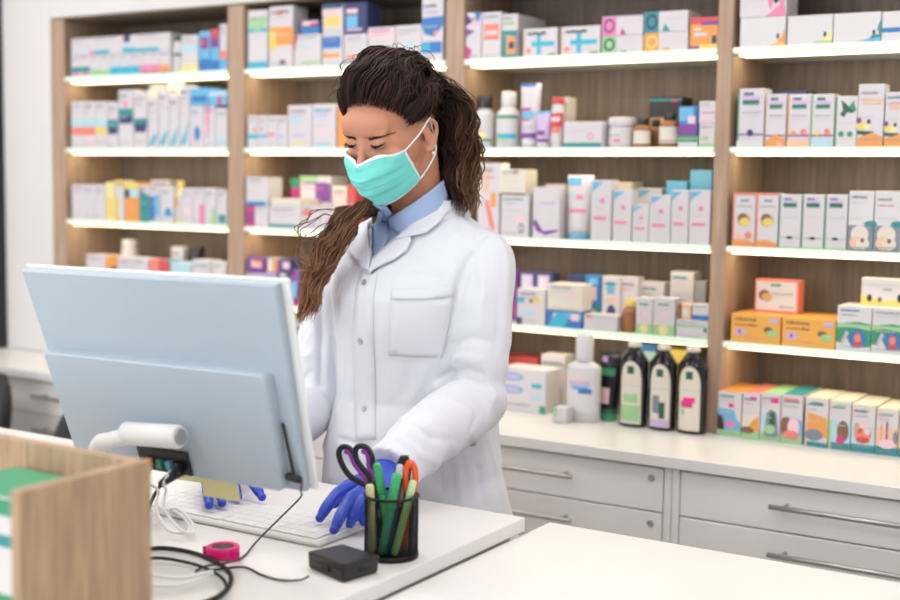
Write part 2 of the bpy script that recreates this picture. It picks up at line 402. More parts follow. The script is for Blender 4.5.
#PRODUCTS
# --- left bay, top shelf
def row_cartons(row, bay, xs, yt, items, dy=0, yb=None, zb=None, h=None, dep=None):
    z = 0
    for (a, b), (col, spec, look) in zip(zip(xs[:-1], xs[1:]), items):
        z = carton(row, bay, a, b, yt, col, spec, look, dy, yb, zb=zb, h=h, dep=dep)
    return z
A = 'w'
z = row_cartons('a', 1, [71, 80.5, 90, 100, 110, 120, 130, 140, 150, 160, 170], 54.5, [
    (A, '0 18 100 45 tl;20 0 80 18 pk', 'small white carton with teal band over pink'), (A, '0 18 100 45 tl;20 0 80 18 pk', 'small white carton with teal band over pink'),
    (A, '0 0 100 30 lgn;10 55 90 62 lb', 'small white carton with pale green base'), (A, '0 0 100 26 lgn;10 55 90 62 lb', 'small white carton with pale green base'),
    (A, '0 0 100 38 cy;10 60 90 66 lb', 'small white carton with cyan base'), (A, '0 0 100 38 cy;10 60 90 66 lb', 'small white carton with cyan base'), (A, '0 0 100 38 cy;10 60 90 66 lb', 'small white carton with cyan base'),
    (A, '0 5 100 40 pk;0 0 100 5 nv', 'small white carton with pink base'), (A, '0 5 100 40 pk;0 0 100 5 nv', 'small white carton with pink base'), (A, '0 5 100 38 og;0 0 100 5 nv', 'small white carton with orange base')], h=.070)
row_cartons('a', 1, [71, 90, 122, 134, 170], 40, [(A, '5 30 95 42 lb', 'white lying carton stacked on small ones'), (A, '0 0 60 24 cy;10 55 70 62 lg;0 0 12 24 pk', 'long white carton with cyan edge stacked on top'),
    (A, '0 0 100 30 cy;15 60 70 100 nv', 'white and navy carton stacked on top'), (A, '0 0 70 22 cy;10 60 80 66 lg', 'long white carton with cyan stripe stacked on top')], zb=z+.0006, h=.057)
bottle('a', 1, 171, 180, 36, 'cr', 'dg', 'beige slim bottle with dark cap', capf=.14, neck=.7, capw=.8, labelspec='0 0 100 60 w;0 60 100 74 dg')
carton('a', 1, 181, 198, 35, 'w', '0 0 100 22 py;0 55 100 75 lb', 'pale blue carton with cream base')
carton('a', 1, 199, 210, 31, 'sb', '15 55 85 85 pu;20 65 60 78 rd;0 0 100 30 bl', 'blue carton with purple and red picture')
carton('a', 1, 210.5, 219, 29, 'sb', '0 78 100 100 rd;0 55 100 78 pu;0 0 100 25 bl', 'blue carton with red and purple top')
carton('a', 1, 219.5, 227, 24, 'w', '0 25 100 42 co;0 0 100 25 sb', 'tall pinkish white carton with blue base')
# second shelf
row_cartons('b', 1, [71, 83, 95, 107], 101.5, [(A, '0 45 100 62 lb;0 28 100 45 co', 'white carton with red band'), (A, '0 45 100 62 lb;0 28 100 45 co;40 0 80 28 pp', 'white carton with red band'), (A, '0 45 100 62 lb;0 30 100 45 ye', 'white carton with yellow band')])
carton('b', 1, 107.5, 118, 102, 'w', '0 35 100 62 tl;10 30 90 45 nv', 'white carton with teal and navy band')
carton('b', 1, 118.5, 133, 90, 'w', '0 48 100 68 tl;5 42 95 55 nv;35 70 60 78 pk', 'tall white carton with navy band')
carton('b', 1, 133.5, 147, 91, 'w', '0 36 100 52 tl;8 28 92 42 nv', 'tall white carton with low teal band')
for i in range(4):
    carton('b', 1, 148+i*10.5, 158+i*10.5, [97, 92, 95, 86][i], 'w', 'p 5 5 60 5 95 %d 50 25 cy;10 70 90 73 lg' % [28, 32, 42, 45][i], 'white carton with cyan leaf', dy=.002)
carton('b', 1, 149, 166, 84, 'w', '10 20 90 50 co;10 70 80 74 lg', 'white lying carton with orange spot', dy=.1)
carton('b', 1, 167, 184, 80, 'cr', '10 30 70 45 sl', 'cream carton with grey mark behind', dy=.08)
carton('b', 1, 190, 203, 106, 'w', 'e 55 35 22 18 bl;10 75 90 80 lb', 'white carton with blue drop')
carton('b', 1, 203.5, 215, 106, 'w', 'p 20 100 60 100 45 30 30 20 pk', 'white carton with pink stroke')
carton('b', 1, 215.5, 227, 108, 'w', '10 8 90 30 lb', 'white carton with pale blue base')
carton('b', 1, 190, 208, 88, 'sb', '10 20 90 55 bl', 'blue carton lying on white ones', yb=105.5)
carton('b', 1, 208.5, 227, 90, 'sb', '50 0 70 60 mg;0 60 100 90 lb', 'pale blue carton with magenta mark', yb=105.5)
# third shelf
row_cartons('c', 1, [71.5, 82.5, 94, 105], 184.5, [(A, '15 80 85 84 lg', 'plain white carton')]*3)
carton('c', 1, 105.5, 114, 182, 'py', '20 10 80 60 ye', 'pale yellow carton')
carton('c', 1, 114.5, 124, 180, 'w', '0 0 45 60 ye;0 85 100 100 ye', 'white and yellow carton')
carton('c', 1, 124.5, 139, 182, 'og', '0 62 100 82 lb;0 60 35 85 nv;0 82 100 100 ye', 'orange carton with navy and yellow top')
carton('c', 1, 139.5, 149.5, 185, 'w', 'p 0 0 100 0 100 70 0 90 tl', 'white carton with teal wave')
carton('c', 1, 150, 160, 185, 'w', '0 5 50 70 bl;55 15 95 75 sb', 'white carton with blue bars')
carton('c', 1, 160.5, 173, 187, 'w', 'e 60 30 25 12 bl;20 18 100 25 cy', 'white carton with blue splash')
bottle('c', 1, 173.5, 181, 181, 'py', 'ye', 'pale yellow bottle', capf=.18, neck=.6, capw=.7, labelspec='0 20 100 60 w;20 50 60 90 og')
for i, (s, l) in enumerate((('20 30 80 45 pp', 'white carton with pale pink mark'), ('55 0 100 55 pk', 'white carton with pink side stripe'), ('60 0 95 45 lgn', 'white carton with green stripe'))):
    carton('c', 1, 181.5+i*11.5, 192.7+i*11.5, 188, 'w', s, l)
carton('c', 1, 216.3, 227, 190, 'w', '20 5 90 30 tl;0 60 40 90 lg', 'white carton with teal foot')
carton('c', 1, 150, 170, 180, 'w', '10 60 90 70 lb', 'white carton behind the blue ones', dy=.1)
# fourth shelf
carton('d', 1, 86, 105, 255, 'w', '15 40 85 60 pp', 'white carton with faint pink print')
carton('d', 1, 105.5, 117, 256, 'og', '0 0 100 45 pu;50 30 100 70 nv', 'orange and purple carton')
carton('d', 1, 117.5, 133, 257, 'w', '10 60 90 66 lg;10 20 90 30 pp', 'white carton with grey line')
bottle('d', 1, 117, 130, 240, 'w', 'w', 'white jar-topped bottle behind cartons', dy=.09, capf=.14, neck=.85, capw=.9)
carton('d', 1, 133.5, 148, 258, 'w', '15 30 85 40 pp', 'white carton with pink line')
carton('d', 1, 149, 159, 259, 'co', '0 0 100 60 pu;0 25 60 50 sb', 'coral and purple carton')
carton('d', 1, 159.5, 170, 260, 'sb', '0 55 100 100 rd;20 30 80 55 pu', 'red topped blue carton')
carton('d', 1, 171, 183, 247, 'w', '20 40 80 70 lb', 'white upright carton behind', dy=.08)
bottle('d', 1, 183, 197, 247, 'gy', 'dk', 'grey bottle with dark cap', dy=.07, capf=.3, neck=.8, capw=.9)
carton('d', 1, 170.5, 191, 263, 'lb', '50 0 100 50 pk', 'pale blue carton with pink corner')
carton('d', 1, 192, 210, 260, 'w', 'e 40 55 25 20 pp;60 10 90 30 lp', 'white carton with pink round mark')
carton('d', 1, 211, 226, 262, 'w', '20 5 90 25 lp;30 60 60 90 cr', 'white carton with lilac foot')

# --- second bay, top shelf
carton('a', 2, 248, 267.5, 10, 'w', '0 0 100 12 cy;0 62 100 69 cy;p 0 72 55 62 100 80 100 88 0 86 lgn', 'white carton with green and cyan arcs')
carton('a', 2, 269, 293, 6, 'w', '0 36 100 66 og;0 30 30 60 ye;e 45 88 12 5 og;45 4 70 12 br', 'white carton with orange picture')
z = carton('a', 2, 294, 321, 34, 'w', '30 8 100 16 lgn;20 60 60 66 lb;p 0 40 15 100 0 100 rd', 'white carton with thin green line')
carton('a', 2, 299, 320, 20, 'nv', '10 0 100 50 bl;15 60 90 92 pp;55 60 90 80 rd', 'blue and red carton stacked on a white one', zb=z+.0005, h=.04)
z = carton('a', 2, 322.5, 343, 34, 'w', '0 55 90 90 bl;0 25 85 38 og', 'white carton with blue band and orange bar')
carton('a', 2, 322.5, 343, 4, 'w', '0 84 100 100 nv;10 25 85 60 ye;0 62 80 80 pp', 'yellow and white carton with blue top', zb=z+.0005, h=.088)
z = carton('a', 2, 344, 367, 34, 'w', '10 20 80 30 co;15 70 80 76 lg', 'white carton under the navy one')
carton('a', 2, 344, 367, 2, 'nv', '10 20 60 60 sb;10 66 60 80 pp;10 10 80 18 lp', 'navy carton with pale blue picture', zb=z+.0005, h=.09)
carton('a', 2, 368, 395, 27, 'w', '0 72 100 96 pp;60 15 90 45 gn;35 10 60 35 ye', 'white carton with pink top and green leaf')
carton('a', 2, 395.5, 421.5, 25, 'w', '40 30 65 60 lb;20 75 80 80 lg', 'white carton with faint blue mark')
carton('a', 2, 422, 443.5, -3, 'w', 'p 0 55 15 42 60 38 100 55 100 70 0 68 bl;e 65 44 9 4 co;0 12 95 30 bl;0 15 40 28 cy', 'tall white carton with two blue bands')
# second shelf
for i in range(4): carton('b', 2, 247.5+i*10, 257.3+i*10, 115.5, 'w', ['0 28 100 42 cy;55 50 90 60 co', '0 30 100 42 sb;20 52 60 60 co', '0 36 80 46 pk', '10 30 60 40 lp'][i], ['white carton with cyan band', 'white carton with sky blue band', 'white carton with pink band', 'white carton with lilac mark'][i])
carton('b', 2, 288, 312, 105, 'w', '10 60 60 75 lb;20 25 70 32 lp;10 8 80 16 py', 'larger white carton with yellow line')
carton('b', 2, 312.5, 336, 104, 'w', '5 70 60 90 lb;15 30 60 45 pp;10 0 80 12 lb', 'larger white carton with pale blue corner')
carton('b', 2, 337, 350, 106, 'co', '8 0 100 100 og', 'orange sided carton beside the woman face')
# third shelf
carton('c', 2, 246, 254, 206, 'mg', '20 20 80 70 pu', 'magenta carton'); carton('c', 2, 254.5, 268, 206, 'w', '60 5 90 40 pp', 'white carton low in the stack')
carton('c', 2, 246, 268, 177, 'w', '5 0 90 14 bl;0 14 100 18 lb', 'white carton with blue foot stacked', yb=205.5)
z = carton('c', 2, 269, 301, 206, 'w', '0 0 85 16 tl;20 60 80 66 lg', 'white carton with teal foot')
carton('c', 2, 271, 301, 198, 'cr', '', 'flat cream carton lying on a white one', zb=z+.0005, h=.022)
carton('c', 2, 301.5, 320, 206, 'w', 'e 30 70 28 16 co;40 5 80 30 lp', 'white carton with coral dot')
carton('c', 2, 290, 299, 178, 'mg', '10 10 80 60 pu;0 80 100 100 gn', 'magenta carton set back', dy=.1, zb=ZT[2]+.0005)
carton('c', 2, 300, 331, 176, 'w', '50 50 100 85 pu;0 90 60 100 lgn', 'white carton with purple block set back', dy=.1)
carton('c', 2, 332, 347, 186, 'cr', '20 50 80 60 pp', 'cream carton set back', dy=.1); carton('c', 2, 320.5, 340, 208, 'w', '30 20 70 50 pk', 'white carton with pink spot beside the hair')
carton('c', 2, 348, 356, 184, 'rd', '20 20 60 60 pk', 'red carton behind the hair', dy=.09)
# fourth shelf
z = row_cartons('d', 2, [246, 263, 276, 285.5], 273, [('lp', '0 0 100 20 co;0 60 100 70 w', 'lilac carton with coral foot'), ('lp', '0 0 100 22 mg;0 40 60 60 pu', 'lilac carton with magenta foot'), ('w', '0 0 40 100 pu;30 0 100 30 mg', 'white and purple carton')])
carton('d', 2, 247, 264.5, 250, 'pu', '25 30 85 80 pp;40 50 85 80 og', 'purple carton with orange picture stacked', zb=z+.0005, h=.043)
carton('d', 2, 267, 277, 250, 'cr', '60 0 100 100 og', 'cream and orange carton stacked', zb=z+.0005, h=.043)
carton('d', 2, 277.5, 291, 250, 'nv', '40 30 90 80 pp;0 0 30 100 pu', 'navy carton with pale spot stacked', zb=z+.0005, h=.043)
tubep('d', 2, 286, 297, 269, 'pu', 'mg', '15 10 85 60 sb', 'purple tube with pale blue panel', dy=-.003)
bottle('e', 2, 286, 300, 318, 'dg', 'w', 'dark green bottle seen between monitor and sleeve', capf=.15, neck=.5)

# --- third bay, top shelf
carton('a', 3, 466, 481.5, 12.5, 'w', 'p 0 100 40 80 0 72 nv;p 0 66 60 60 0 48 pu;p 55 100 100 100 80 78 bl;p 0 30 40 20 25 0 0 0 mg', 'white carton with navy and purple rays')
carton('a', 3, 482, 501.5, 12, 'w', '10 40 90 74 co;15 14 85 24 pp;20 50 80 60 pp', 'white carton with coral panel')
carton('a', 3, 502, 518, 14, 'w', '0 0 100 62 tl;30 8 90 48 og;45 20 80 36 nv;10 75 80 82 lgn', 'white carton with teal and orange photo', dep=.16)
for (a, b) in ((523.5, 557.5), (561, 600.5)):
    carton('a', 3, a, b, 28 if a < 530 else 26, 'w', '24 34 92 52 cy;40 5 52 78 cy;t 12 76 66 12 dk;e 16 20 7 9 co;75 2 95 8 gn;0 0 3 100 po', 'white carton with cyan cross')
z = carton('a', 3, 602, 643, 37, 'w', '0 0 36 100 lgn;o 18 50 14 40 dg;46 0 60 10 gn;t 50 62 90 6 lg', 'white carton with green ring', h=.042)
carton('a', 3, 602, 643, 19, 'w', '0 0 36 100 pk;o 18 52 14 38 pu;p 44 4 60 4 50 40 mg;t 50 62 90 6 lg;0 94 100 100 lp', 'white carton with pink ring, stacked', zb=z+.0005, h=.050)
z = carton('a', 3, 644, 688, 33, 'w', '0 0 34 100 og;o 18 50 14 40 ye;44 0 60 14 og;t 50 62 92 6 pp', 'white carton with orange ring', h=.045)
carton('a', 3, 644, 688, 15, 'w', '0 0 34 100 tl;o 18 52 14 38 nv;p 42 4 62 4 48 40 tl;t 50 62 92 6 lg', 'white carton with teal ring, stacked', zb=z+.0005, h=.052)
carton('a', 3, 690, 718.5, 17, 'og', '0 78 100 100 rd;40 74 100 86 pu;15 40 60 52 w;15 58 40 66 cr;0 0 35 9 pu;80 15 95 40 nv;35 0 100 14 ye', 'orange and red carton with purple strip')
# second shelf
bottle('b', 3, 470, 489, 95, 'w', 'dk', 'white bottle with dark cap', capf=.24, neck=.5, capw=.72, labelspec='0 0 100 10 gn;10 12 80 36 py;10 40 60 48 og')
bottle('b', 3, 492, 514, 91, 'w', 'W', 'clear white bottle with green shoulders', capf=.26, neck=.5, capw=.62, labelspec='0 88 100 100 gn;30 8 95 28 cy;20 0 70 10 lgn;5 18 28 26 og')
tubep('b', 3, 517, 538, 83, 'w', 'w', '0 0 100 10 pu;15 32 60 56 mg;22 36 72 50 sb;0 95 70 100 bl;20 16 70 24 lp', 'tall lilac tube with purple ring')
tubep('b', 3, 533, 548.5, 111, 'lp', 'w', '0 0 100 10 pu;25 22 70 38 pu;0 92 100 100 sb', 'small lilac tube with blue crimp', dy=-.002)
bottle('b', 3, 548.5, 561.5, 97, 'w', 'rd', 'slim red and white bottle', capf=.14, neck=.8, capw=.85, labelspec='0 50 100 100 rd;15 70 80 86 pp;20 30 80 50 co')
carton('b', 3, 562, 569, 97, 'cr', '', 'narrow cream carton', dy=.05)
carton('b', 3, 563.5, 602, 121.5, 'w', '0 0 100 17 tl;o 70 42 8 14 pk;t 12 60 60 6 lg', 'white carton with teal foot and pink mark')
bottle('b', 3, 604, 629, 117, 'w', 'w', 'white cream jar with pink dot', capf=.3, neck=.9, capw=1.02, shoulder=.05, labelspec='40 10 62 38 pk;10 60 60 66 tl', cat='jar', name='jar')
bottle('b', 3, 630.5, 648, 118, 'am', 'dk', 'small brown bottle with cream label', capf=.22, neck=.5, capw=.6, labelspec='', labcol='cr')
bottle('b', 3, 646, 660, 119, 'br', 'dk', 'small brown bottle set back', capf=.26, neck=.5, capw=.6, dy=.07)
bottle('b', 3, 656, 676, 113, 'am', 'dk', 'brown bottle with cream label', capf=.2, neck=.5, capw=.6, labelspec='10 10 90 16 br', labcol='cr', dy=.004)
carton('b', 3, 649, 682, 97, 'dk', '0 92 100 97 tl;5 35 85 60 tn;70 90 85 96 mg', 'black carton behind brown bottles', dy=.14)
z = carton('b', 3, 677.5, 697.5, 137, 'w', '0 45 100 100 gn;0 70 100 80 lgn', 'flat green and white carton', h=.028)
carton('b', 3, 679, 697.5, 107, 'bl', '0 50 80 95 sb;0 0 100 38 pu;50 40 90 65 pp', 'blue and purple carton stacked on green', zb=z+.0005, h=.073)
z = carton('b', 3, 699, 716, 123, 'w', '0 0 100 14 lgn;20 60 80 66 pp;15 30 60 45 lgn', 'white carton with pale green foot', h=.057)
carton('b', 3, 699, 716, 100, 'w', '0 5 100 22 pp;15 45 90 52 pk;10 75 70 80 lg', 'white carton with pink lines stacked', zb=z+.0005, h=.055)
# third shelf
carton('c', 3, 478, 500, 163, 'w', '60 40 85 60 og;p 30 50 50 50 85 8 60 12 co;0 0 100 10 pp;25 60 50 95 po', 'white carton with orange swoosh')
z = carton('c', 3, 501, 529, 195, 'w', '10 60 70 66 lg;o 75 22 9 12 pu;50 40 90 50 pp', 'white carton with purple dot')
carton('c', 3, 499, 526, 166, 'cr', '10 20 90 24 lg;55 85 70 95 rd;0 0 100 6 br', 'cream carton with red mark stacked', zb=z+.0005, h=.069)
carton('c', 3, 533, 560, 187, 'w', 'p 0 30 15 14 50 6 95 14 95 18 40 14 10 38 pu;t 25 66 80 5 lp', 'white carton with purple curve')
carton('c', 3, 545, 564, 184, 'w', '30 80 90 84 pp', 'plain white carton set back', dy=.1)
tubep('c', 3, 563, 590, 175, 'w', 'sb', '10 82 55 96 sb;45 58 65 66 pk;10 36 80 42 pk;20 64 45 70 lb', 'white tube with blue cap and pink line', capf=.09)
def bebe(x0, x1, yt, look, dy=0, yb=None): return carton('c', 3, x0, x1, yt, 'w', 'p 4 97 60 97 4 80 sb;25 64 45 69 lb;45 62 66 70 pk;14 34 76 40 pk;20 52 60 55 lg', look, dy, yb)
bebe(591.5, 612, 180, 'white carton with blue corner and pink line')
bebe(613, 632, 190, 'white carton with blue corner and pink line'); carton('c', 3, 600, 632, 182, 'cr', '', 'cream backed carton set back', dy=.11)
bebe(632.5, 649, 205, 'short white carton with blue corner'); bebe(638, 662, 188, 'white and blue carton set back', dy=.12)
bebe(649.5, 671, 195, 'white carton with blue corner and pink line'); bebe(671.5, 689, 190, 'white carton with blue corner and pink line'); bebe(689.5, 711, 190, 'white carton with blue corner and pink line')
carton('c', 3, 666, 687, 181, 'sb', '60 0 100 60 w', 'sky blue carton set back', dy=.1); carton('c', 3, 690, 712, 170, 'sb', 'p 0 0 100 0 100 30 w', 'taller sky blue carton set back', dy=.11)
# fourth shelf
carton('d', 3, 505, 517.5, 270, 'pu', '10 10 80 40 mg', 'purple carton behind the sleeve', dy=.08)
z = carton('d', 3, 517, 545.5, 289, 'w', '0 60 25 75 cy;60 60 80 80 ye;45 62 56 72 br;0 0 20 20 nv;10 30 60 40 lb', 'white carton with small coloured marks')
for (a, b) in ((519.5, 535.5), (536, 552)): carton('d', 3, a, b+1, 265, 'nv', '10 55 80 95 lp;0 0 100 45 tl;20 65 60 90 w', 'navy and teal carton with lilac spot', dy=.06, h=.14)
z = carton('d', 3, 546.5, 582, 307, 'bl', 'p 10 5 20 85 28 85 38 5 30 5 27 25 21 25 18 5 pp;50 50 100 90 sb;70 45 92 85 pp;p 0 0 45 0 60 30 50 90 30 90 cy', 'bright blue carton lettered with a pale A', h=.046)
# (the A is printed above the blue)
carton('d', 3, 547, 583, 280, 'cr', '10 70 80 73 lg;60 50 80 70 pp', 'cream white carton on the blue one', zb=z+.0005, h=.07)
z = carton('d', 3, 583.5, 617, 314, 'w', '5 75 25 95 co;30 35 70 42 lg', 'flat white carton with coral mark', h=.042)
carton('d', 3, 568, 584, 273, 'bl', '0 80 100 100 nv', 'blue carton set back in the row', dy=.1, h=.135)
carton('d', 3, 584.5, 601, 275, 'bl', '20 52 75 78 pp;0 0 100 40 gn;30 5 70 35 w;30 82 80 95 sb', 'blue and green carton with pale figure', dy=.06, h=.14)
carton('d', 3, 602, 620, 274, 'w', '30 66 70 90 sb;e 55 30 26 16 nv;40 4 80 16 tl;20 50 80 60 po', 'white carton with dark blue disc', dy=.06, h=.14)
carton('d', 3, 621, 638, 275, 'w', '10 80 90 85 lg', 'white carton right of the blue disc one', dy=.07, h=.14)
bottle('d', 3, 619.5, 635, 300, 'tn', 'ye', 'small amber bottle with yellow cap', capf=.22, neck=.6, capw=.75, labelspec='20 35 80 100 pp;0 0 100 100 am', labcol='am', body='am')
for (a, b) in ((636, 653), (653.5, 675)): carton('d', 3, a, b, 298, 'w', '0 0 100 28 lgn;e 50 16 24 14 py;t 20 80 75 6 gn;35 45 70 65 pp', 'white carton with green foot')
carton('d', 3, 640, 664, 282, 'w', 'e 40 60 14 12 bl;50 45 65 70 co', 'white carton with blue and red dots set back', dy=.09)
z = carton('d', 3, 676, 711, 319, 'w', '0 60 90 72 lgn;85 35 96 60 gn;10 10 80 16 lg', 'flat white carton with green line', h=.047)
carton('d', 3, 678, 691, 303, 'po', '20 20 80 70 cr;0 0 30 100 br', 'small peach carton on the flat one', zb=z+.0005, h=.038)
carton('d', 3, 692, 711, 303, 'w', '0 0 100 30 bl', 'small white carton with blue foot', zb=z+.0005, h=.04)
carton('d', 3, 670, 694, 278, 'w', '10 60 90 68 lg', 'tall white carton set back', dy=.09, h=.16); carton('d', 3, 694.5, 706, 281, 'gy', '0 0 100 50 lgn', 'grey and green carton set back', dy=.09)
# worktop
carton('e', 3, 500, 546, 369, 'w', 'e 26 80 26 10 sb;e 26 80 20 6 lp;e 26 50 26 10 sb;e 26 50 20 6 lp;70 58 92 68 cy;70 32 92 42 lb;t 8 14 65 5 gy;88 0 100 18 gn', 'white carton with blue oval emblems', dy=-.03)
carton('e', 3, 505, 538, 357, 'rd', '0 0 100 60 br', 'red carton behind the oval one', dy=.14)
tubep('e', 3, 486, 502, 344, 'w', 'tl', '0 70 100 100 tl', 'white tube with teal top beside the sleeve', dy=.06)
carton('e', 3, 541, 565, 355, 'w', '0 78 100 86 gy;30 38 70 66 tl;45 10 90 40 gy', 'grey white carton behind the spray bottle', dy=.06)
bottle('e', 3, 563, 596, 336, 'W', 'W', 'white spray bottle with tall tapered cap', capf=.30, shoulder=.06, neck=.46, capw=.5, labelspec='25 54 75 74 lp;35 52 70 62 sb;50 44 80 56 bl;20 80 70 84 pp', labcol='W', dy=-.075, flat=.7)
carton('e', 3, 553, 566, 402, 'w', '0 40 30 100 lgn;30 10 90 20 lb', 'small pale carton at foot of spray bottle', dy=-.12, h=.04)
# dark green tube
tubep('e', 3, 596, 618, 353, 'bk', 'gn', '22 84 45 93 lp;15 62 75 74 gn;20 16 60 42 pp;0 0 100 8 dg', 'black tube with green cap and pink print', capf=.11, dy=-.02)
for (a, b, yt, spec, look) in ((617, 645.5, 343, '24 4 76 30 lgn;41 80 59 92 dg;30 34 70 48 lgn;20 60 80 62 lg', 'black glass bottle with green herb label'),
                               (646.5, 674.5, 346, '22 1 78 12 lp;41 80 59 92 dg;30 22 50 50 sl;50 14 65 40 dg;20 60 80 62 lg', 'black glass bottle with lilac footed label'),
                               (675, 705, 348, '41 80 59 92 dg;28 36 60 46 mg;35 44 66 52 hp;30 24 40 34 lgn;20 62 80 64 lg', 'black glass bottle with pink flower label')):
    bottle('e', 3, a, b, yt, 'bk', 'cr', look, capf=.055, shoulder=.15, neck=.36, capw=.46, labelspec=spec, labcol='cr', dy=-.06, flat=.62, m='blackglass', arch=True)
carton('e', 3, 636, 656, 344, 'bl', '40 40 100 90 lb', 'blue carton behind the black bottles', dy=.1); carton('e', 3, 662, 690, 350, 'ye', '20 20 80 60 lgn', 'yellow carton behind the black bottles', dy=.1)

# --- right bay, top shelf
z = carton('a', 4, 740, 786, 17, 'W', 'p 60 0 100 0 100 58 90 26 80 8 og;e 84 32 3 10 dk;78 4 100 10 ye', 'white carton with orange corner')
carton('a', 4, 740, 787, -10, 'w', '0 58 8 90 hp;12 62 20 88 ye;24 62 34 90 mg;p 55 0 100 0 95 30 80 25 70 12 pk;e 78 52 7 20 dk;e 66 40 5 20 pk;e 90 45 5 25 pk', 'white carton with pink flamingo print stacked', zb=z+.0005, h=.095)
carton('a', 4, 787.5, 833, 15, 'W', 'p 60 0 100 0 100 60 88 28 78 8 py;e 84 32 3 10 dk;60 2 100 9 lgn', 'white carton with lime corner')
carton('a', 4, 833.5, 881.5, 12.5, 'W', 'p 52 0 100 0 100 76 90 34 76 10 tl;p 52 2 100 2 100 14 sb;p 86 20 92 44 97 24 w;e 86 30 3 10 dk', 'white carton with teal corner')
carton('a', 4, 882, 926, 10.5, 'W', '0 28 100 44 bl', 'white carton with blue stripe')
# second shelf
def swiss(x0, x1, yt, look, side, marks, row='b'):
    carton(row, 4, x0, x1, yt, 'w', '0 0 6 100 %s;t 22 88 58 6 nv;0 84 100 85.5 lp;18 74 82 86 lp;18 72 80 80 gn;18 76 80 80 dg;t 18 58 85 2.5 gy;t 22 52 75 2 lg;0 20 100 22.5 pu;%s' % (side, marks), look)
swiss(738, 765, 88.5, 'tall white carton with green brand bar and blue berry', 'gn', 'e 50 24 12 6 nv;p 0 0 100 0 100 14 0 10 W')
swiss(766, 787, 94, 'white carton with green bar and amber foot', 'po', 'p 0 0 100 0 100 14 50 24 0 10 og;60 2 80 8 lp')
swiss(788, 811.5, 94, 'white carton with green bar and two fruits', 'og', 'e 28 26 11 5 og;e 72 28 14 6 co;p 0 0 100 0 100 15 0 12 po')
swiss(812, 835, 94, 'white carton with green bar and pale green foot', 'lgn', 'e 28 26 11 5 ye;e 72 28 14 6 co;0 0 100 14 lb')
carton('b', 4, 835.5, 858, 96, 'w', '0 0 7 100 gn;p 25 92 45 86 62 78 85 84 95 72 78 66 55 68 40 58 20 64 35 72 dg;p 60 80 85 92 85 70 gn;e 30 25 13 6 gn;e 70 25 13 6 gn;t 15 45 85 3 lg', 'white carton with dark green ivy leaf')
for (a, b, yt, l) in ((858.5, 885, 84, 'tall white carton with orange foot and yellow flowers'), (885.5, 910, 92, 'shorter white carton with orange foot and yellow flowers')):
    carton('b', 4, a, b, yt, 'w', 'p 0 0 100 0 100 16 50 24 0 14 og;p 0 26 70 24 30 18 0 20 dg;e 18 34 22 7 ye;e 38 32 14 6 py;e 44 40 7 4 nv;e 6 42 10 5 pu;10 74 95 77 po;15 68 95 72 po', l)
carton('b', 4, 762, 806, 91, 'nv', '', 'dark blue carton behind the green bar ones', dy=.09)
# third shelf
for (a, b, e_) in ((733, 756, ';e 28 20 13 6 po;e 72 21 15 7 co'), (756.5, 779, '')):
    carton('c', 4, a, b, 193, 'w', '0 0 8 100 co;p 0 0 100 0 100 8 50 14 0 12 og;0 96 100 100 co;t 34 84 70 5 tl;t 15 74 88 3 gy;e 50 50 30 12 tn;e 44 54 20 8 br;e 54 46 22 8 ye;0 0 100 4 co'+e_, 'white carton with coral edges and walnut' + (' and two fruits' if e_ else ''))
for i, (a, b) in enumerate(((779.5, 802), (802.5, 825), (825.5, 848))):
    carton('c', 4, a, b, 194.5, 'w', '0 0 5 100 gn;18 82 78 90 lp;18 76 78 84 gn;18 79 76 84 dg;t 20 90 56 4 nv;t 12 57 88 3 lg;0 19 100 21 lgn;e 50 20 15 2.5 dk;0 0 100 3 lgn', 'white carton with green bar and thin green frame')
for (a, b) in ((849, 874.5), (875, 902)):
    carton('c', 4, a, b, 191, 'W', '0 0 100 43 sl;e 48 28 36 15 cr;e 38 14 30 11 po;e 62 13 26 10 cr;e 60 18 8 4 br;e 90 46 26 5 tl', 'white carton with big pale blossom picture')
# fourth shelf
for (a, b, yt, l) in ((731, 781, 311.5, 'orange carton with brown lettering, left one'), (782, 836, 316.5, 'orange carton with brown lettering, right one')):
    z = carton('d', 4, a, b, yt, (236, 172, 80), 't 8 76 52 12 br;t 8 60 36 5 br;t 38 58 52 10 br;8 26 30 48 lp;16 30 20 44 pu;78 74 96 90 lp;e 76 50 9 10 br;e 84 38 11 12 lgn;t 34 16 60 4 co;t 8 8 70 3 po', l, dep=.15, h=.071)
carton('d', 4, 755, 799, 275, 'co', '4 8 96 94 w;e 22 52 13 17 br;e 28 46 12 14 tn;t 36 80 60 10 gn;t 40 56 88 5 gy;t 40 48 88 4 lg;t 58 16 90 8 gy', 'white coral bordered carton lying on orange ones', dy=.07, zb=z+.0006, h=.082, dep=.05)
for (a, b) in ((837, 872), (872.5, 907)):
    z = carton('d', 4, a, b, 308, 'W', 'p 0 0 100 0 100 62 60 66 0 60 gn;p 0 50 40 54 100 48 100 60 0 62 lgn;p 0 4 50 4 30 30 0 10 W;p 8 8 28 46 36 40 14 6 lp;p 0 0 100 0 100 12 50 8 0 20 W;e 62 28 24 20 bl;p 50 12 76 12 68 42 56 42 rd;e 62 30 10 9 co', 'green and white carton with red picture', h=.107, dep=.1)
carton('d', 4, 861, 905, 281, 'w', 'p 0 0 100 0 100 16 80 26 50 18 20 30 0 40 ye;e 20 26 6 14 dk;e 44 22 5 10 br;e 90 30 6 16 dk;t 10 76 90 6 lg;t 50 56 72 10 gy', 'white and yellow carton on the green ones', dy=.05, zb=z+.0006, h=.064, dep=.04)
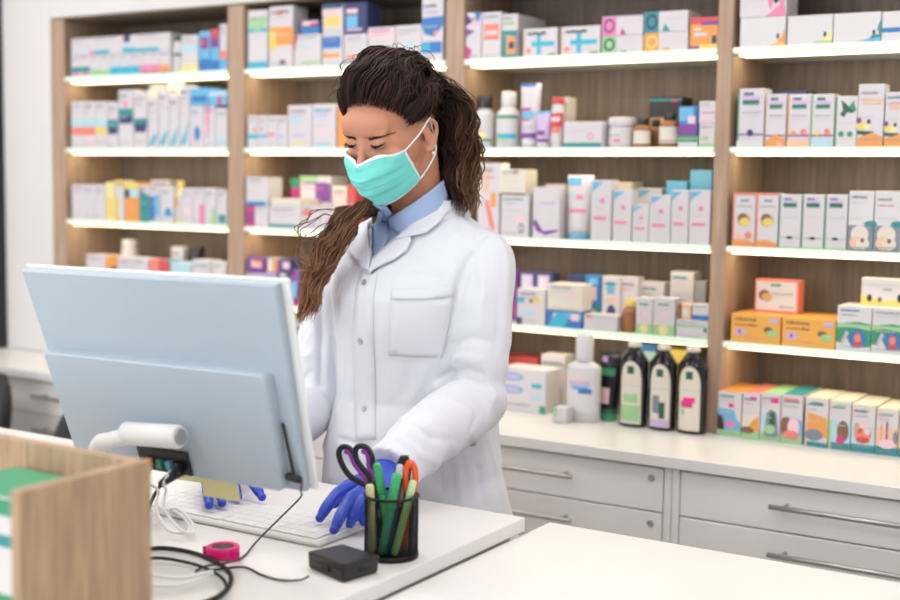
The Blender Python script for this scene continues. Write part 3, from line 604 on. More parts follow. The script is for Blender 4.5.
# worktop: children's tea boxes
TEA = [(718, 742, 392, 'og', 'p 0 0 100 0 100 30 80 40 70 60 0 62 sb;0 0 100 14 lgn;e 18 30 14 18 sl;e 55 28 22 8 pk;45 66 68 74 hp;p 0 14 30 14 20 40 0 50 dk', 'tea box with orange lid and blue picture'),
       (742.5, 760.5, 393, 'co', '0 0 100 16 lgn;0 16 100 55 cr;p 20 16 100 16 95 52 60 40 og;e 30 18 40 8 br;40 84 80 92 hp', 'tea box with coral lid and orange animal'),
       (761, 781, 394, 'lgn', '0 0 100 16 lgn;0 16 35 55 lb;p 20 10 95 10 80 62 50 68 30 58 sl;e 60 45 16 18 dg;e 50 25 26 10 lgn;50 82 90 93 hp', 'tea box with green lid and green animal'),
       (781.5, 803, 395, 'tl', '0 0 100 16 lgn;0 16 100 50 sb;e 25 34 26 22 br;e 60 34 28 20 pp;e 50 18 40 9 co;10 88 80 93 co', 'tea box with teal lid and brown animal')]
for (a, b, yt, lid, spec, look) in TEA: carton('e', 4, a, b, yt, 'w', spec, look, dy=-.02, dep=.16, top=lid)
TEB = [(805.5, 829, 398, 'e 50 88 28 4 sl;p 5 20 100 20 95 60 10 70 og;e 40 24 40 12 sl;10 0 100 9 tl', 'slim tea box with orange grass picture'),
       (829.5, 851.5, 401, 'e 50 90 28 4 lgn;0 0 12 60 lgn;12 0 100 14 tl;12 14 100 60 lb;e 66 38 28 22 br;e 55 20 20 10 mg', 'slim tea box with brown house picture'),
       (852, 876, 405, 'e 50 88 28 3 lgn;0 0 100 16 tl;0 16 100 56 lb;e 50 40 38 22 co;e 35 48 12 8 rd;e 68 46 14 8 W;e 50 26 30 7 rd;e 22 52 12 9 tn;e 55 56 22 7 pp', 'slim tea box with red and white figures'),
       (876.5, 899, 409, 'e 50 88 28 3 lgn;0 0 100 18 tl;0 18 100 58 po;20 20 28 66 og;45 20 54 72 pu;e 50 24 40 10 pp;e 90 40 12 14 sl', 'slim tea box with orange towers picture'),
       (899.5, 922, 411, '0 0 100 18 tl;0 18 100 58 po', 'slim tea box cut by the right picture edge')]
for (a, b, yt, spec, look) in TEB: carton('e', 4, a, b, yt, 'cr', '2 2 98 96 w;'+spec, look, dy=-.02, dep=.15, top='cr')
# spread along the counter: second bay right part stays empty behind the woman
#END_PRODUCTS

#PERSON
# ------------------------------------------------------------------ the woman behind the desk
PX, PY = -1.47, 2.22
person = empty('person', (PX, PY+.04, 0), 'woman in white lab coat, aqua face mask and blue gloves typing behind the desk', 'person')
# head frame: x = her left, y = forward, z = up
def head_frame(O, yaw, p, r):
    c, s = cos(yaw), sin(yaw); l = Vector((c, -s, 0)); fw = Vector((-s, -c, 0)); up = Vector((0, 0, 1))
    fw2 = fw*cos(p)-up*sin(p); up2 = up*cos(p)+fw*sin(p); l2 = l*cos(r)+up2*sin(r); up3 = -l*sin(r)+up2*cos(r)
    return Matrix(((l2[0], fw2[0], up3[0], O[0]), (l2[1], fw2[1], up3[1], O[1]), (l2[2], fw2[2], up3[2], O[2]), (0, 0, 0, 1)))
HM = head_frame((-1.467, 2.13, 1.590), radians(6), radians(25), radians(-2)) @ Matrix.Diagonal((1.08, 1.03, 1.01, 1))
HMI = HM.inverted()
def hp(x, y, z): return HM @ Vector((x, y, z))

def remesh(mb, name, voxel, smooth=2, subdiv=0):
    """fuse overlapping closed shapes into one continuous surface"""
    o = mb.build(name+'_raw', 'skin')
    m = o.modifiers.new('r', 'REMESH'); m.mode = 'VOXEL'; m.voxel_size = voxel; m.use_smooth_shade = True
    if smooth: q = o.modifiers.new('s', 'SMOOTH'); q.factor = .5; q.iterations = smooth
    dg = bpy.context.evaluated_depsgraph_get(); me = bpy.data.meshes.new_from_object(o.evaluated_get(dg), depsgraph=dg)
    me.name = name; bpy.data.objects.remove(o)
    me.materials.clear(); return me
def getv(me):
    a = np.empty(len(me.vertices)*3); me.vertices.foreach_get('co', a); return a.reshape(-1, 3)
def setv(me, a): me.vertices.foreach_set('co', a.ravel()); me.update()
def link(name, me, m, parent, smooth=True):
    for k in ([m] if isinstance(m, str) else m): me.materials.append(MATS[k])
    me.polygons.foreach_set('use_smooth', [smooth]*len(me.polygons))
    o = bpy.data.objects.new(name, me); COL.objects.link(o)
    if parent: o.parent = parent; o.matrix_parent_inverse = Matrix.Translation(-parent.location)
    return o
def loft(mb, rings, seg=48, n=2.3):
    """rings (z, cx, cy, a, b_front, b_back)"""
    vs = []; fs = []
    for (z, cx, cy, a, bf, bb) in rings:
        for k in range(seg):
            t = 2*pi*k/seg; ca, sa = cos(t), sin(t); q = (abs(ca)**n+abs(sa)**n)**(-1/n)
            vs.append((cx+a*ca*q, cy+(bb if sa > 0 else bf)*sa*q, z))
    for i in range(len(rings)-1):
        for k in range(seg): fs.append((i*seg+k, i*seg+(k+1) % seg, (i+1)*seg+(k+1) % seg, (i+1)*seg+k))
    fs += [tuple(range(seg))[::-1], tuple((len(rings)-1)*seg+k for k in range(seg))]
    return mb.add(vs, fs)
def dense(rings, n=6):
    out = []
    for a, b in zip(rings[:-1], rings[1:]):
        for k in range(n): t = k/n; t2 = t*t*(3-2*t)*.5+t*.5; out.append(tuple(x*(1-t2)+y*t2 for x, y in zip(a, b)))
    return out+[rings[-1]]
# joints
SHL, ELL, WRL = Vector((-1.322, 2.245, 1.352)), Vector((-1.292, 2.15, 1.075)), Vector((-1.318, 1.91, .968))
SHR, ELR, WRR = Vector((-1.622, 2.245, 1.352)), Vector((-1.685, 2.12, 1.035)), Vector((-1.662, 1.90, .968))
NECK = Vector((-1.468, 2.235, 1.40)); HB = hp(0, -.035, -.03)

# --- body: one continuous surface
mb = MB()
mb.ell((0, -.008, .045), (.075, .097, .087), HM, 40, 28)               # cranium
mb.ell((0, .022, .01), (.067, .078, .085), HM, 36, 24)                 # face
mb.ell((0, .035, -.05), (.053, .062, .055), HM, 32, 20)                # jaw
mb.ell((0, .072, -.088), (.022, .022, .02), HM)                        # chin
mb.ell((0, .070, .052), (.055, .03, .034), HM)                         # forehead
for s_ in (-1, 1):
    mb.ell((s_*.040, .068, -.012), (.024, .022, .018), HM)             # cheek bones
    mb.ell((s_*.031, .081, .040), (.022, .011, .007), HM)              # brow ridge
    mb.ell((s_*.031, .083, .024), (.0150, .0120, .0120), HM)           # lids over the eyes
    mb.tube([hp(s_*.045, .02, -.08), hp(s_*.058, -.01, -.045), hp(s_*.066, -.012, -.01)], [.014, .016, .014], 12)
    # ears
    E_ = [(.072, .008, -.026), (.079, -.004, -.028), (.084, -.016, -.008), (.087, -.022, .014), (.084, -.014, .029), (.078, .0, .027), (.073, .008, .012)]
    mb.tube(catmull([hp(s_*a, b, c) for a, b, c in E_], 5), .0048, 8)
    mb.ell((s_*.076, -.006, .0), (.004, .012, .024), HM)
mb.tube([hp(0, .088, .03), hp(0, .099, .010), hp(0, .108, -.008), hp(0, .116, -.024)], [.0065, .0075, .0095, .012], 14)   # nose
mb.ell((0, .104, -.030), (.017, .014, .010), HM)
mb.ell((0, .094, -.055), (.023, .012, .011), HM)                       # lips
# neck, trunk
mb.tube([HB, (HB+NECK)/2+Vector((0, .0, 0)), NECK, NECK+Vector((0, .01, -.06))], [.056, .053, .06, .075], 28)
TORSO = [(.80, PX, PY+.03, .145, .09, .09), (.92, PX, PY+.03, .145, .09, .095), (1.05, PX, PY+.02, .128, .09, .09), (1.18, PX, PY, .150, .105, .10), (1.26, PX, PY, .155, .115, .10), (1.34, PX, PY+.01, .150, .085, .09), (1.385, PX, PY+.02, .120, .06, .07), (1.42, PX, PY+.02, .08, .045, .055)]
loft(mb, dense(TORSO))
for S_, E2, W_ in ((SHL, ELL, WRL), (SHR, ELR, WRR)):
    mb.tube(catmull([S_+Vector((0, 0, .0)), (S_+E2)/2, E2, (E2+W_)/2, W_], 6), [.040]*6+[.037]*6+[.033]*6+[.029]*6+[.025], 18)
    mb.ell(S_, (.042, .045, .04))
for s_ in (-1, 1):
    mb.tube(catmull([(PX+s_*.085, PY+.035, .86), (PX+s_*.09, PY+.03, .66), (PX+s_*.09, PY+.035, .46), (PX+s_*.09, PY+.05, .28), (PX+s_*.09, PY+.06, .085)], 6),
            [.075, .080, .082, .082, .080, .076, .07, .066, .062, .058, .054, .054, .056, .057, .056, .054, .050, .046, .042, .038, .036, .035, .036, .038, .04], 20)
    mb.tube([(PX+s_*.09, PY+.085, .05), (PX+s_*.09, PY+.01, .05), (PX+s_*.095, PY-.08, .032), (PX+s_*.1, PY-.115, .028)], [.038, .042, .034, .018], 14)
me = remesh(mb, 'body', .0034, 3)
V = getv(me); R3 = np.array(HMI.to_3x3()); T3 = np.array(HMI.translation); L = V @ R3.T+T3
def gauss(c, r): return np.exp(-(((L-np.array(c))/np.array(r))**2).sum(1))
D = np.zeros_like(L)
for s_ in (-1, 1):
    D[:, 1] -= .0075*gauss((s_*.017, .092, .024), (.009, .03, .013))       # inner eye corners
    D[:, 1] -= .0045*gauss((s_*.031, .090, .0335), (.018, .03, .0030))     # lid crease
    D[:, 1] -= .0055*gauss((s_*.031, .090, .008), (.018, .03, .005))       # below the eye
    D[:, 1] -= .005*gauss((s_*.050, .080, .022), (.007, .03, .013))        # outer corner
    D[:, 0] -= s_*.003*gauss((s_*.068, .04, .04), (.02, .02, .02))         # temples
V = V+D @ R3; setv(me, V)
body = link('body', me, 'skin', person)
BODY = BVHTree.FromPolygons([Vector(v) for v in V], [tuple(p.vertices) for p in me.polygons])

# --- eyes looking down at the keys: lashes, brows, dark slit
mb = MB()
def on_face(x, z, off=.0):
    o = hp(x, .25, z); d = (HM.to_3x3() @ Vector((0, -1, 0))); h = BODY.ray_cast(o, d)
    return (h[0]-d*off) if h[0] else hp(x, .09, z)
for s_ in (-1, 1):
    P = [on_face(s_*(.0165+.0285*t), .0195-.0030*sin(pi*t)+.002*t, .0009) for t in [i/10 for i in range(11)]]
    mb.tube(P, [.0006]+[.0011]*4+[.0014]*4+[.001, .0005], 8, (32, 20, 18))
    mb.tube([on_face(s_*(.0185+.0235*t), .0160-.0018*sin(pi*t), -.0006) for t in [i/8 for i in range(9)]], [.0006, .0018, .0026, .0030, .0031, .0030, .0026, .0018, .0006], 10, (196, 176, 166))
    mb.ell(tuple(on_face(s_*.0285, .0160, .0006)), (.0046, .0026, .0034), None, 16, 10, (40, 24, 20))
    rr = random.Random(3)
    for k in range(26):                                            # lashes
        t = .12+.88*k/25; b = on_face(s_*(.0165+.0285*t), .0195-.0030*sin(pi*t)+.002*t, .001)
        d = HM.to_3x3() @ Vector((s_*(.0035*(t-.3)), .0055+.002*t, -.0035+.001*t))
        mb.tube([b, b+d*.6, b+d+(HM.to_3x3() @ Vector((s_*.0006, .0008, .0012)))], [.0004, .0003, .0001], 4, (22, 15, 14))
mb.build('eyelashes', 'hairmat', person)
mb = MB(); rr = random.Random(5)
for s_ in (-1, 1):
    for k in range(150):
        t = rr.random(); x = .014+.038*t; z = .0312+.0076*sin(pi*min(1, t*1.05)**1.2*.62)-.0045*t; w = (.0024 if t < .55 else .0024*(1-t)/.45)+.0003
        z += rr.uniform(-1, 1)*w; p0 = on_face(s_*x, z, .0009); p1 = on_face(s_*(x+.0055), z+.0010-.0026*t, .0014)
        mb.tube([p0, (p0+p1)/2, p1], [.00036, .0003, .0001], 4, (78, 50, 40))
mb.build('eyebrows', 'hairmat', person)
mb = MB(); mb.ell(tuple(hp(.0855, .003, -.033)), (.0035, .0035, .0035), None, 14, 10, (235, 235, 235)); lab(mb.build('earring', 'plastic', person), 'white pearl stud')

# --- face mask
def mask_pt(u, v, off=0):
    Yc = np.interp(v, [0, .1, .22, .42, .6, .8, .92, 1], [.109, .121, .1285, .1285, .123, .112, .100, .080]); Zc = np.interp(v, [0, .1, .22, .42, .6, .8, .92, 1], [-.002, -.013, -.027, -.048, -.066, -.088, -.104, -.114])
    Ys = .056-.032*v; Zs = -.003-.076*v; Xs = .0655-.006*v
    a = abs(u); w = (1-a**(2.2-.75*v)); x = Xs*sin(u*1.42)/sin(1.42)
    y = Ys+(Yc-Ys)*w; z = Zs+(Zc-Zs)*w**1.15
    # nose bridge notch at the top edge
    z += (-.006)*exp(-(u/.16)**2)*(1-v)**3+.007*exp(-((a-.45)/.22)**2)*(1-v)**3
    env = min(1, 6*(1-a))
    for c in (.34, .52, .70):
        t = v-c
        if -.14 < t < .02: y += .0036*env*(1-abs(t+.0)/.14) if t < 0 else .0036*env*(1-t/.02)
    y += .0016*env*sin(v*21+u*3)+.0012*noise.noise(Vector((u*3, v*4, 0)))
    return (x, y+off, z)
NU, NV = 64, 48; mb = MB()
def mask_clear(u, v, off=0):
    x, y, z = mask_pt(u, v); fd = HM.to_3x3() @ Vector((0, -1, 0)); h = BODY.ray_cast(hp(x, .3, z), fd)
    if h[0] is not None: y = max(y, (HMI @ h[0]).y+.0028)
    return Vector((x, y+off, z))
G_ = [[mask_clear(-1+2*i/NU, j/NV) for i in range(NU+1)] for j in range(NV+1)]
for _ in range(4):
    N_ = [r[:] for r in G_]
    for j in range(NV+1):
        for i in range(1, NU):
            a = [G_[j][i-1].y, G_[j][i+1].y]+([G_[j-1][i].y] if j else [])+([G_[j+1][i].y] if j < NV else []); v_ = G_[j][i].copy(); v_.y = max(v_.y, sum(a)/len(a)); N_[j][i] = v_
    G_ = N_
vs = [HM @ v_ for r in G_ for v_ in r]
fs = [[], []]
for j in range(NV):
    for i in range(NU):
        q = (j*(NU+1)+i, j*(NU+1)+i+1, (j+1)*(NU+1)+i+1, (j+1)*(NU+1)+i); fs[0].append(q)
mm = [0 if (2 <= k//NU < NV-1 and 1 <= k % NU < NU-1) else 1 for k in range(len(fs[0]))]
mb.add(vs, fs[0], smooth=True); mb.m = mm
mk = mb.build('face_mask', ['mask', 'mask_white'], person, smooth=True); md = mk.modifiers.new('t', 'SOLIDIFY'); md.thickness = .0012; md.offset = -1
for s_ in (-1, 1):
    mb = MB()
    a0 = HM @ Vector(mask_pt(s_*.99, .03)); b0 = HM @ Vector(mask_pt(s_*.99, .97))
    ear_t = hp(s_*.086, -.008, .034); ear_b = hp(s_*.083, -.008, -.034)
    mb.tube(catmull([a0, a0.lerp(ear_t, .5)+(HM.to_3x3() @ Vector((s_*.004, 0, 0))), ear_t, hp(s_*.074, -.024, .02), hp(s_*.074, -.024, -.012), ear_b, b0.lerp(ear_b, .4)+(HM.to_3x3() @ Vector((s_*.004, 0, 0))), b0], 6), .0015, 8)
    mb.tube([b0, b0+(HM.to_3x3() @ Vector((s_*.004, -.008, .004)))], .002, 6)
    mb.build('ear_loop', 'mask_white', person)
mb = MB(); mb.tube([HM @ (G_[2][NU//2+u*3]+Vector((0, .0006, 0))) for u in range(-6, 7)], .0014, 8); mb.build('nose_strip', 'mask_white', person)

# --- shirt
def inpoly(x, z, P):
    c = False; j = len(P)-1
    for i in range(len(P)):
        if (P[i][1] > z) != (P[j][1] > z) and x < (P[j][0]-P[i][0])*(z-P[i][1])/(P[j][1]-P[i][1])+P[i][0]: c = not c
        j = i
    return c
mb = MB()
SH = [(z, cx, cy, a+.008, bf+.010, bb+.008) for (z, cx, cy, a, bf, bb) in TORSO]
loft(mb, dense(SH))
me = remesh(mb, 'shirt', .006, 3); shirt = link('shirt', me, 'shirt_blue', person)
SV = getv(me)
def topx(p):
    v = np.array(p)-C0; k = v @ _f; return 450+F*(v @ _r)/k, 300-F*(v @ _u)/k
bm = bmesh.new(); bm.from_mesh(me); NK = [(381, 204), (394, 224), (413, 205), (436, 184), (470, 150), (360, 150), (374, 198)]
bmesh.ops.delete(bm, geom=list({f_ for f_ in bm.faces if f_.calc_center_median().z > 1.36 and f_.calc_center_median().y < PY+.03 and inpoly(*topx(f_.calc_center_median()), NK)}|{f_ for f_ in bm.faces if f_.calc_center_median().z > 1.415 and f_.normal.z > .6}), context='FACES')
bm.to_mesh(me); bm.free(); SV = getv(me)
SB = BVHTree.FromPolygons([Vector(v) for v in SV]+[Vector(v) for v in V], [tuple(p.vertices) for p in me.polygons]+[tuple(i+len(SV) for i in p.vertices) for p in body.data.polygons])

# --- lab coat
mb = MB()
COAT = [(.50, PX, PY+.04, .235, .20, .18), (.72, PX-.005, PY+.04, .215, .20, .165), (.89, PX-.012, PY+.03, .182, .205, .15), (.965, PX-.012, PY+.025, .178, .185, .145), (1.05, PX, PY+.015, .174, .142, .135), (1.14, PX, PY+.005, .170, .135, .13),
        (1.20, PX, PY, .172, .143, .13), (1.26, PX, PY, .178, .145, .13), (1.32, PX, PY+.008, .184, .122, .12), (1.36, PX, PY+.02, .180, .098, .105), (1.395, PX, PY+.025, .148, .078, .09), (1.43, PX, PY+.027, .092, .064, .075), (1.45, PX, PY+.03, .072, .058, .066)]
loft(mb, dense(COAT, 8), 64, 2.25)
def sleeve(S_, E2, W_, seed, sgn):
    end = E2.lerp(W_, 1.0)
    K = catmull([S_+Vector((-sgn*.03, 0, .012)), S_+Vector((sgn*.006, 0, -.015)), S_.lerp(E2, .35)+Vector((sgn*.012, 0, 0)), S_.lerp(E2, .7)+Vector((sgn*.008, .006, 0)), E2+Vector((0, .012, -.01)), E2.lerp(end, .33)+Vector((0, 0, -.006)), E2.lerp(end, .66), end], 9)
    n = len(K); rad = []
    for i in range(n):
        t = i/(n-1); r = np.interp(t, [0, .12, .3, .5, .6, .75, .9, 1], [.044, .058, .060, .058, .063, .060, .054, .050])
        r += .0035*sin(t*58+seed)*exp(-((t-.56)/.13)**2)+.0028*sin(t*44+seed*2)*exp(-((t-.85)/.12)**2)
        rad.append(float(r))
    mb.tube(K, rad, 30)
sleeve(SHL, ELL, WRL, .4, 1); sleeve(SHR, ELR, WRR, 2.1, -1)
me = remesh(mb, 'lab_coat', .0042, 5)
CV = getv(me)
nr = np.empty(len(me.vertices)*3); me.vertices.foreach_get('normal', nr); nr = nr.reshape(-1, 3)
def seg_t(P, A, B):
    A = np.array(A); B = np.array(B); d = B-A; t = np.clip(((P-A) @ d)/(d @ d), 0, 1); return t, np.linalg.norm(P-(A+t[:, None]*d), axis=1)
disp = np.zeros(len(CV))
for i, p in enumerate(CV):
    x, y, z = p
    q = Vector((x*7, y*7, z*3.0)); w1 = noise.noise_vector(Vector((x*4, y*4, z*3)))*.5
    disp[i] = .006*noise.noise(q)+.0075*(.35-abs(noise.noise(q*1.5+w1+Vector((9, 2, 4)))))+.0035*(.3-abs(noise.noise(Vector((x*19+z*9, y*19, z*13-x*8))+w1*2)))
# ridged diagonal drag folds
CB0 = BVHTree.FromPolygons([Vector(v) for v in CV], [tuple(f_.vertices) for f_ in me.polygons])
def oncoat(px, py):
    h = CB0.ray_cast(Vector(C0), Vector(ray(px, py)).normalized()); return h[0] if h[0] is not None else ony(px, py, 2.15)
FOLDS = [([(472, 256), (462, 272), (455, 295), (449, 325), (445, 352), (438, 378)], -.013, .0065), ([(437, 382), (450, 372), (468, 369), (482, 374)], -.010, .006), ([(440, 366), (456, 358), (480, 360)], .007, .009),
         ([(436, 388), (456, 384), (470, 392)], .007, .009), ([(428, 398), (446, 398), (468, 408)], -.006, .007), ([(452, 345), (470, 338), (492, 342)], -.005, .008), ([(497, 290), (500, 320), (496, 350)], -.005, .010),
         ([(480, 250), (484, 290), (480, 325)], .006, .012), ([(500, 240), (508, 270), (508, 300)], .004, .010), ([(410, 425), (430, 438), (455, 440)], -.005, .008), ([(400, 440), (420, 456), (440, 462)], .004, .008),
         ([(470, 400), (478, 415), (470, 432)], -.006, .008), ([(487, 380), (494, 395), (488, 412)], .005, .008), ([(395, 425), (412, 415), (432, 400)], .005, .010),
         ([(497, 228), (486, 236), (478, 246), (471, 258)], -.0035, .003), ([(322, 300), (321, 340), (320, 385), (320, 434)], -.012, .007), ([(322, 432), (345, 440), (366, 446), (385, 447)], -.008, .006), ([(325, 446), (350, 454), (375, 458)], .008, .010),
         ([(335, 330), (332, 370), (336, 415)], -.004, .009), ([(345, 350), (343, 400)], .003, .008), ([(392, 368), (388, 400), (384, 435)], .005, .010), ([(408, 366), (404, 395), (395, 425)], -.005, .010), ([(425, 362), (420, 385), (412, 402)], .005, .009),
         ([(400, 280), (425, 275), (452, 280)], -.003, .010), ([(455, 215), (470, 228), (474, 250)], .004, .010), ([(345, 270), (338, 300), (336, 325)], -.004, .009), ([(310, 330), (300, 345), (296, 360)], -.006, .008), ([(312, 372), (304, 378), (298, 388)], -.007, .007), ([(312, 352), (304, 360)], .005, .008),
         ([(470, 440), (478, 470), (482, 505)], -.006, .008), ([(455, 455), (458, 480), (460, 505)], .005, .010), ([(488, 440), (495, 470), (500, 500)], .004, .008), ([(440, 470), (442, 490)], -.005, .008)]
for (PL, amp, wid) in FOLDS:
    W3 = [oncoat(*c) for c in PL]; best = np.full(len(CV), 9.); tt = np.zeros(len(CV)); n_ = len(W3)-1
    for i in range(n_):
        t, dd = seg_t(CV, W3[i], W3[i+1]); m_ = dd < best; best[m_] = dd[m_]; tt[m_] = (i+t[m_])/n_
    disp += amp*np.exp(-(best/wid)**2)*(np.sin(np.clip(tt, .04, .96)*pi)**.45)
CV = CV+nr*disp[:, None]; setv(me, CV)
# opening at the neck: a V between the lapels
def pxw(px, py, Y): return ony(px, py, Y)
Vee = [(ony(a, b, 2.11)[0], ony(a, b, 2.11)[2]) for a, b in ((371, 274), (400, 246), (432, 218), (446, 180), (446, 140), (330, 150), (352, 205), (369, 235))]
def topx(p):
    v = np.array(p)-C0; k = v @ _f; return 450+F*(v @ _r)/k, 300-F*(v @ _u)/k
VPX = [(371, 274), (403, 243), (434, 214), (444, 188), (446, 140), (330, 150), (352, 205), (371, 216)]
CB = BVHTree.FromPolygons([Vector(v) for v in CV], [tuple(p.vertices) for p in me.polygons])
bm = bmesh.new(); bm.from_mesh(me)
kill = []
for f in bm.faces:
    c = f.calc_center_median()
    if c.y < PY+.03 and inpoly(*topx(c), VPX): kill.append(f)
    elif c.z > 1.437 and f.normal.z > .5 and abs(c.x-PX) < .1: kill.append(f)
    elif c.z < .505 and f.normal.z < -.5: kill.append(f)
bmesh.ops.delete(bm, geom=kill, context='FACES'); bm.to_mesh(me); bm.free()
coat = link('lab_coat', me, 'lab_white', person); md = coat.modifiers.new('t', 'SOLIDIFY'); md.thickness = .0025; md.offset = -1

def patch(name, poly, bvh, off, thick, m, parent, step=5, dens=None):
    """sheet of cloth lying on a surface: outline given where it is seen, dropped onto the surface itself"""
    P = catmull(poly+[poly[0]], 4)[:-1] if dens is None else None
    if dens is not None:
        P = []
        for a, b in zip(poly, poly[1:]+poly[:1]):
            n = max(1, int(math.dist(a, b)/step)); P += [(a[0]+(b[0]-a[0])*k/n, a[1]+(b[1]-a[1])*k/n) for k in range(n)]
    pts = [Vector((p[0], p[1])) for p in P]; nb = len(pts)
    xs = [p[0] for p in pts]; ys = [p[1] for p in pts]; pl = [(p[0], p[1]) for p in pts]
    x = min(xs)
    while x < max(xs):
        y = min(ys)
        while y < max(ys):
            if inpoly(x, y, pl) and min((Vector((x, y))-q).length for q in pts) > step*.5: pts.append(Vector((x, y)))
            y += step
        x += step
    r = geometry.delaunay_2d_cdt(pts, [], [list(range(nb))], 1, 1e-4)
    vs = []; last = None
    for p in r[0]:
        d = Vector(ray(p[0], p[1])); h = bvh.ray_cast(Vector(C0), d.normalized())
        if h[0] is None: h = bvh.find_nearest(Vector(C0)+d*((last-Vector(C0)).length/d.length if last else 2.5))
        last = h[0]; nn = h[1] if h[1].dot(d) < 0 else -h[1]
        vs.append(Vector(h[0])+nn*off)
    me = bpy.data.meshes.new(name); me.from_pydata([tuple(v) for v in vs], [], [tuple(f) for f in r[2]])
    bm = bmesh.new(); bm.from_mesh(me); bmesh.ops.recalc_face_normals(bm, faces=bm.faces)
    for _ in range(3): bmesh.ops.smooth_vert(bm, verts=[v for v in bm.verts if not v.is_boundary], factor=.5, use_axis_x=True, use_axis_y=True, use_axis_z=True)
    n = sum((f.normal.dot(Vector(C0)-f.calc_center_median()) for f in bm.faces))
    if n < 0: bmesh.ops.reverse_faces(bm, faces=bm.faces)
    bm.to_mesh(me); bm.free()
    o = link(name, me, m, parent); s = o.modifiers.new('t', 'SOLIDIFY'); s.thickness = thick; s.offset = 1
    return o
# shirt collar leaves and placket
patch('shirt_collar', [(372, 214), (375, 198), (381, 203), (392, 219), (388, 222), (380, 216), (374, 220)], SB, .010, .003, 'shirt_blue', person, 4, 1)
patch('shirt_collar', [(393, 217), (412, 203), (438, 180), (448, 192), (440, 205), (424, 220), (404, 236), (398, 231)], SB, .011, .003, 'shirt_blue', person, 4, 1)
patch('shirt_placket', [(374, 221), (389, 222), (389, 240), (372, 268)], SB, .0025, .0015, 'shirt_blue', person, 4, 1)
# coat lapels, collar, placket, pocket
patch('lapel', [(371, 275), (374, 262), (398, 240), (412, 236), (413, 243), (408, 253), (396, 262), (378, 270)], CB, .008, .003, 'lab_white', person, 4, 1)
patch('coat_collar', [(398, 243), (412, 228), (430, 208), (440, 186), (447, 184), (454, 196), (451, 212), (440, 226), (428, 236), (413, 239)], CB, .011, .003, 'lab_white', person, 4, 1)
patch('lapel', [(372, 272), (371, 240), (369, 214), (362, 216), (352, 228), (346, 243), (352, 256), (362, 268)], CB, .008, .003, 'lab_white', person, 4, 1)
patch('placket', [(371, 275), (378, 273), (374, 300), (374, 340), (376, 380), (376, 440), (356, 440), (354, 380), (353, 330), (356, 290), (362, 270)], CB, .0012, .0012, 'lab_white', person, 7, 1)
pk = patch('chest_pocket', [(392, 289), (424, 289), (454, 287), (450, 320), (442, 357), (414, 357), (389, 355), (390, 320)], CB, .0008, .0013, 'lab_white', person, 6, 1)
patch('pocket_band', [(392, 289), (424, 289), (454, 287), (452, 297), (423, 300), (391, 300)], CB, .0024, .0015, 'lab_white', pk, 5, 1)
for (a, b) in ((365, 283), (361, 341), (365, 409), (356, 243), (473, 443)):
    d = Vector(ray(a, b)).normalized(); h = CB.ray_cast(Vector(C0), d)
    q = (h[1] if h[1].dot(d) < 0 else -h[1]).to_track_quat('Z', 'Y').to_matrix().to_4x4(); q.translation = h[0]+(h[1] if h[1].dot(d) < 0 else -h[1])*(.0125 if b == 243 else .0035)
    MB().lathe([(.0062, 0), (.0062, .001), (.0050, .0018), (.0042, .0012), (.003, .0008)], X=q, seg=20).build('snap_button', 'steel', person)
# collar standing round the back of the neck
mb = MB(); vs = []; N = 40
for i in range(N+1):
    a = radians(-42+264*i/N); ca, sa = cos(a), sin(a)
    for (r, z) in ((.064, 1.432), (.071, 1.462), (.077, 1.460), (.092, 1.425), (.088, 1.42)):
        vs.append((PX+r*1.08*ca, PY+.03+r*1.0*sa, z+.012*max(0, sa)))
mb.add(vs, [(i*5+k, (i+1)*5+k, (i+1)*5+k+1, i*5+k+1) for i in range(N) for k in range(4)], smooth=True)
o = mb.build('coat_collar', 'lab_white', person, smooth=True); md = o.modifiers.new('t', 'SOLIDIFY'); md.thickness = .002
# side pocket flap of the coat under her arm
for (W_, E2) in ((WRL, ELL), (WRR, ELR)):
    d = (W_-E2).normalized(); c = E2.lerp(W_, .92)

# --- gloved hands
def hand(W_, knuck, tips, lift, thumb, name_label):
    mb = MB(); kc = sum(knuck, Vector())/4
    n_ = Vector((0, 0, 1))
    for k in range(4):
        mb.tube([W_+(knuck[k]-kc)*.35, W_.lerp(knuck[k], .5)+Vector((0, 0, .003)), knuck[k]], [.021, .0180, .0135], 14)
        K, T = knuck[k], tips[k]; d = T-K
        P1 = K+d*.42+Vector((0, 0, lift[k])); P2 = K+d*.75+Vector((0, 0, lift[k]*.75))
        C_ = catmull([K, P1, P2, T], 6); n = len(C_)
        mb.tube(C_, [float(np.interp(i/(n-1), [0, .2, .36, .5, .72, .9, 1], [.0128, .0116, .0120, .0108, .0106, .0094, .006])) for i in range(n)], 14)
        mb.ell(T, (.0084, .0084, .0080), None, 12, 8)
    mb.ell(kc.lerp(W_, .45), (.037, .042, .0165), None)
    C_ = catmull(thumb, 6); n = len(C_); mb.tube(C_, [float(np.interp(i/(n-1), [0, .4, .7, .95, 1], [.016, .0135, .0115, .009, .005])) for i in range(n)], 14)
    mb.tube([W_+(W_-kc).normalized()*.035, W_, W_.lerp(kc, .35)], [.031, .028, .026], 18, flat=.85)
    me = remesh(mb, 'glove', .0022, 3); o = link('glove', me, 'glove', person); return o
def T(px, py, z): return onz(px, py, z)
kz = .962
hand(WRL, [T(352, 487, kz), T(364, 490, kz+.002), T(376, 493, kz), T(386, 498, kz-.005)],
     [T(320, 518, .926), T(334, 530, .924), T(350, 524, .925), T(364, 522, .926)], [.012, .014, .014, .012],
     [WRL+Vector((-.012, -.02, -.005)), T(350, 486, .952), T(338, 497, .935), T(333, 506, .925)], 'left')
kr = [Vector((WRR.x-.032+.022*k, WRR.y-.085+.003*abs(k-1.5), .958)) for k in range(4)]
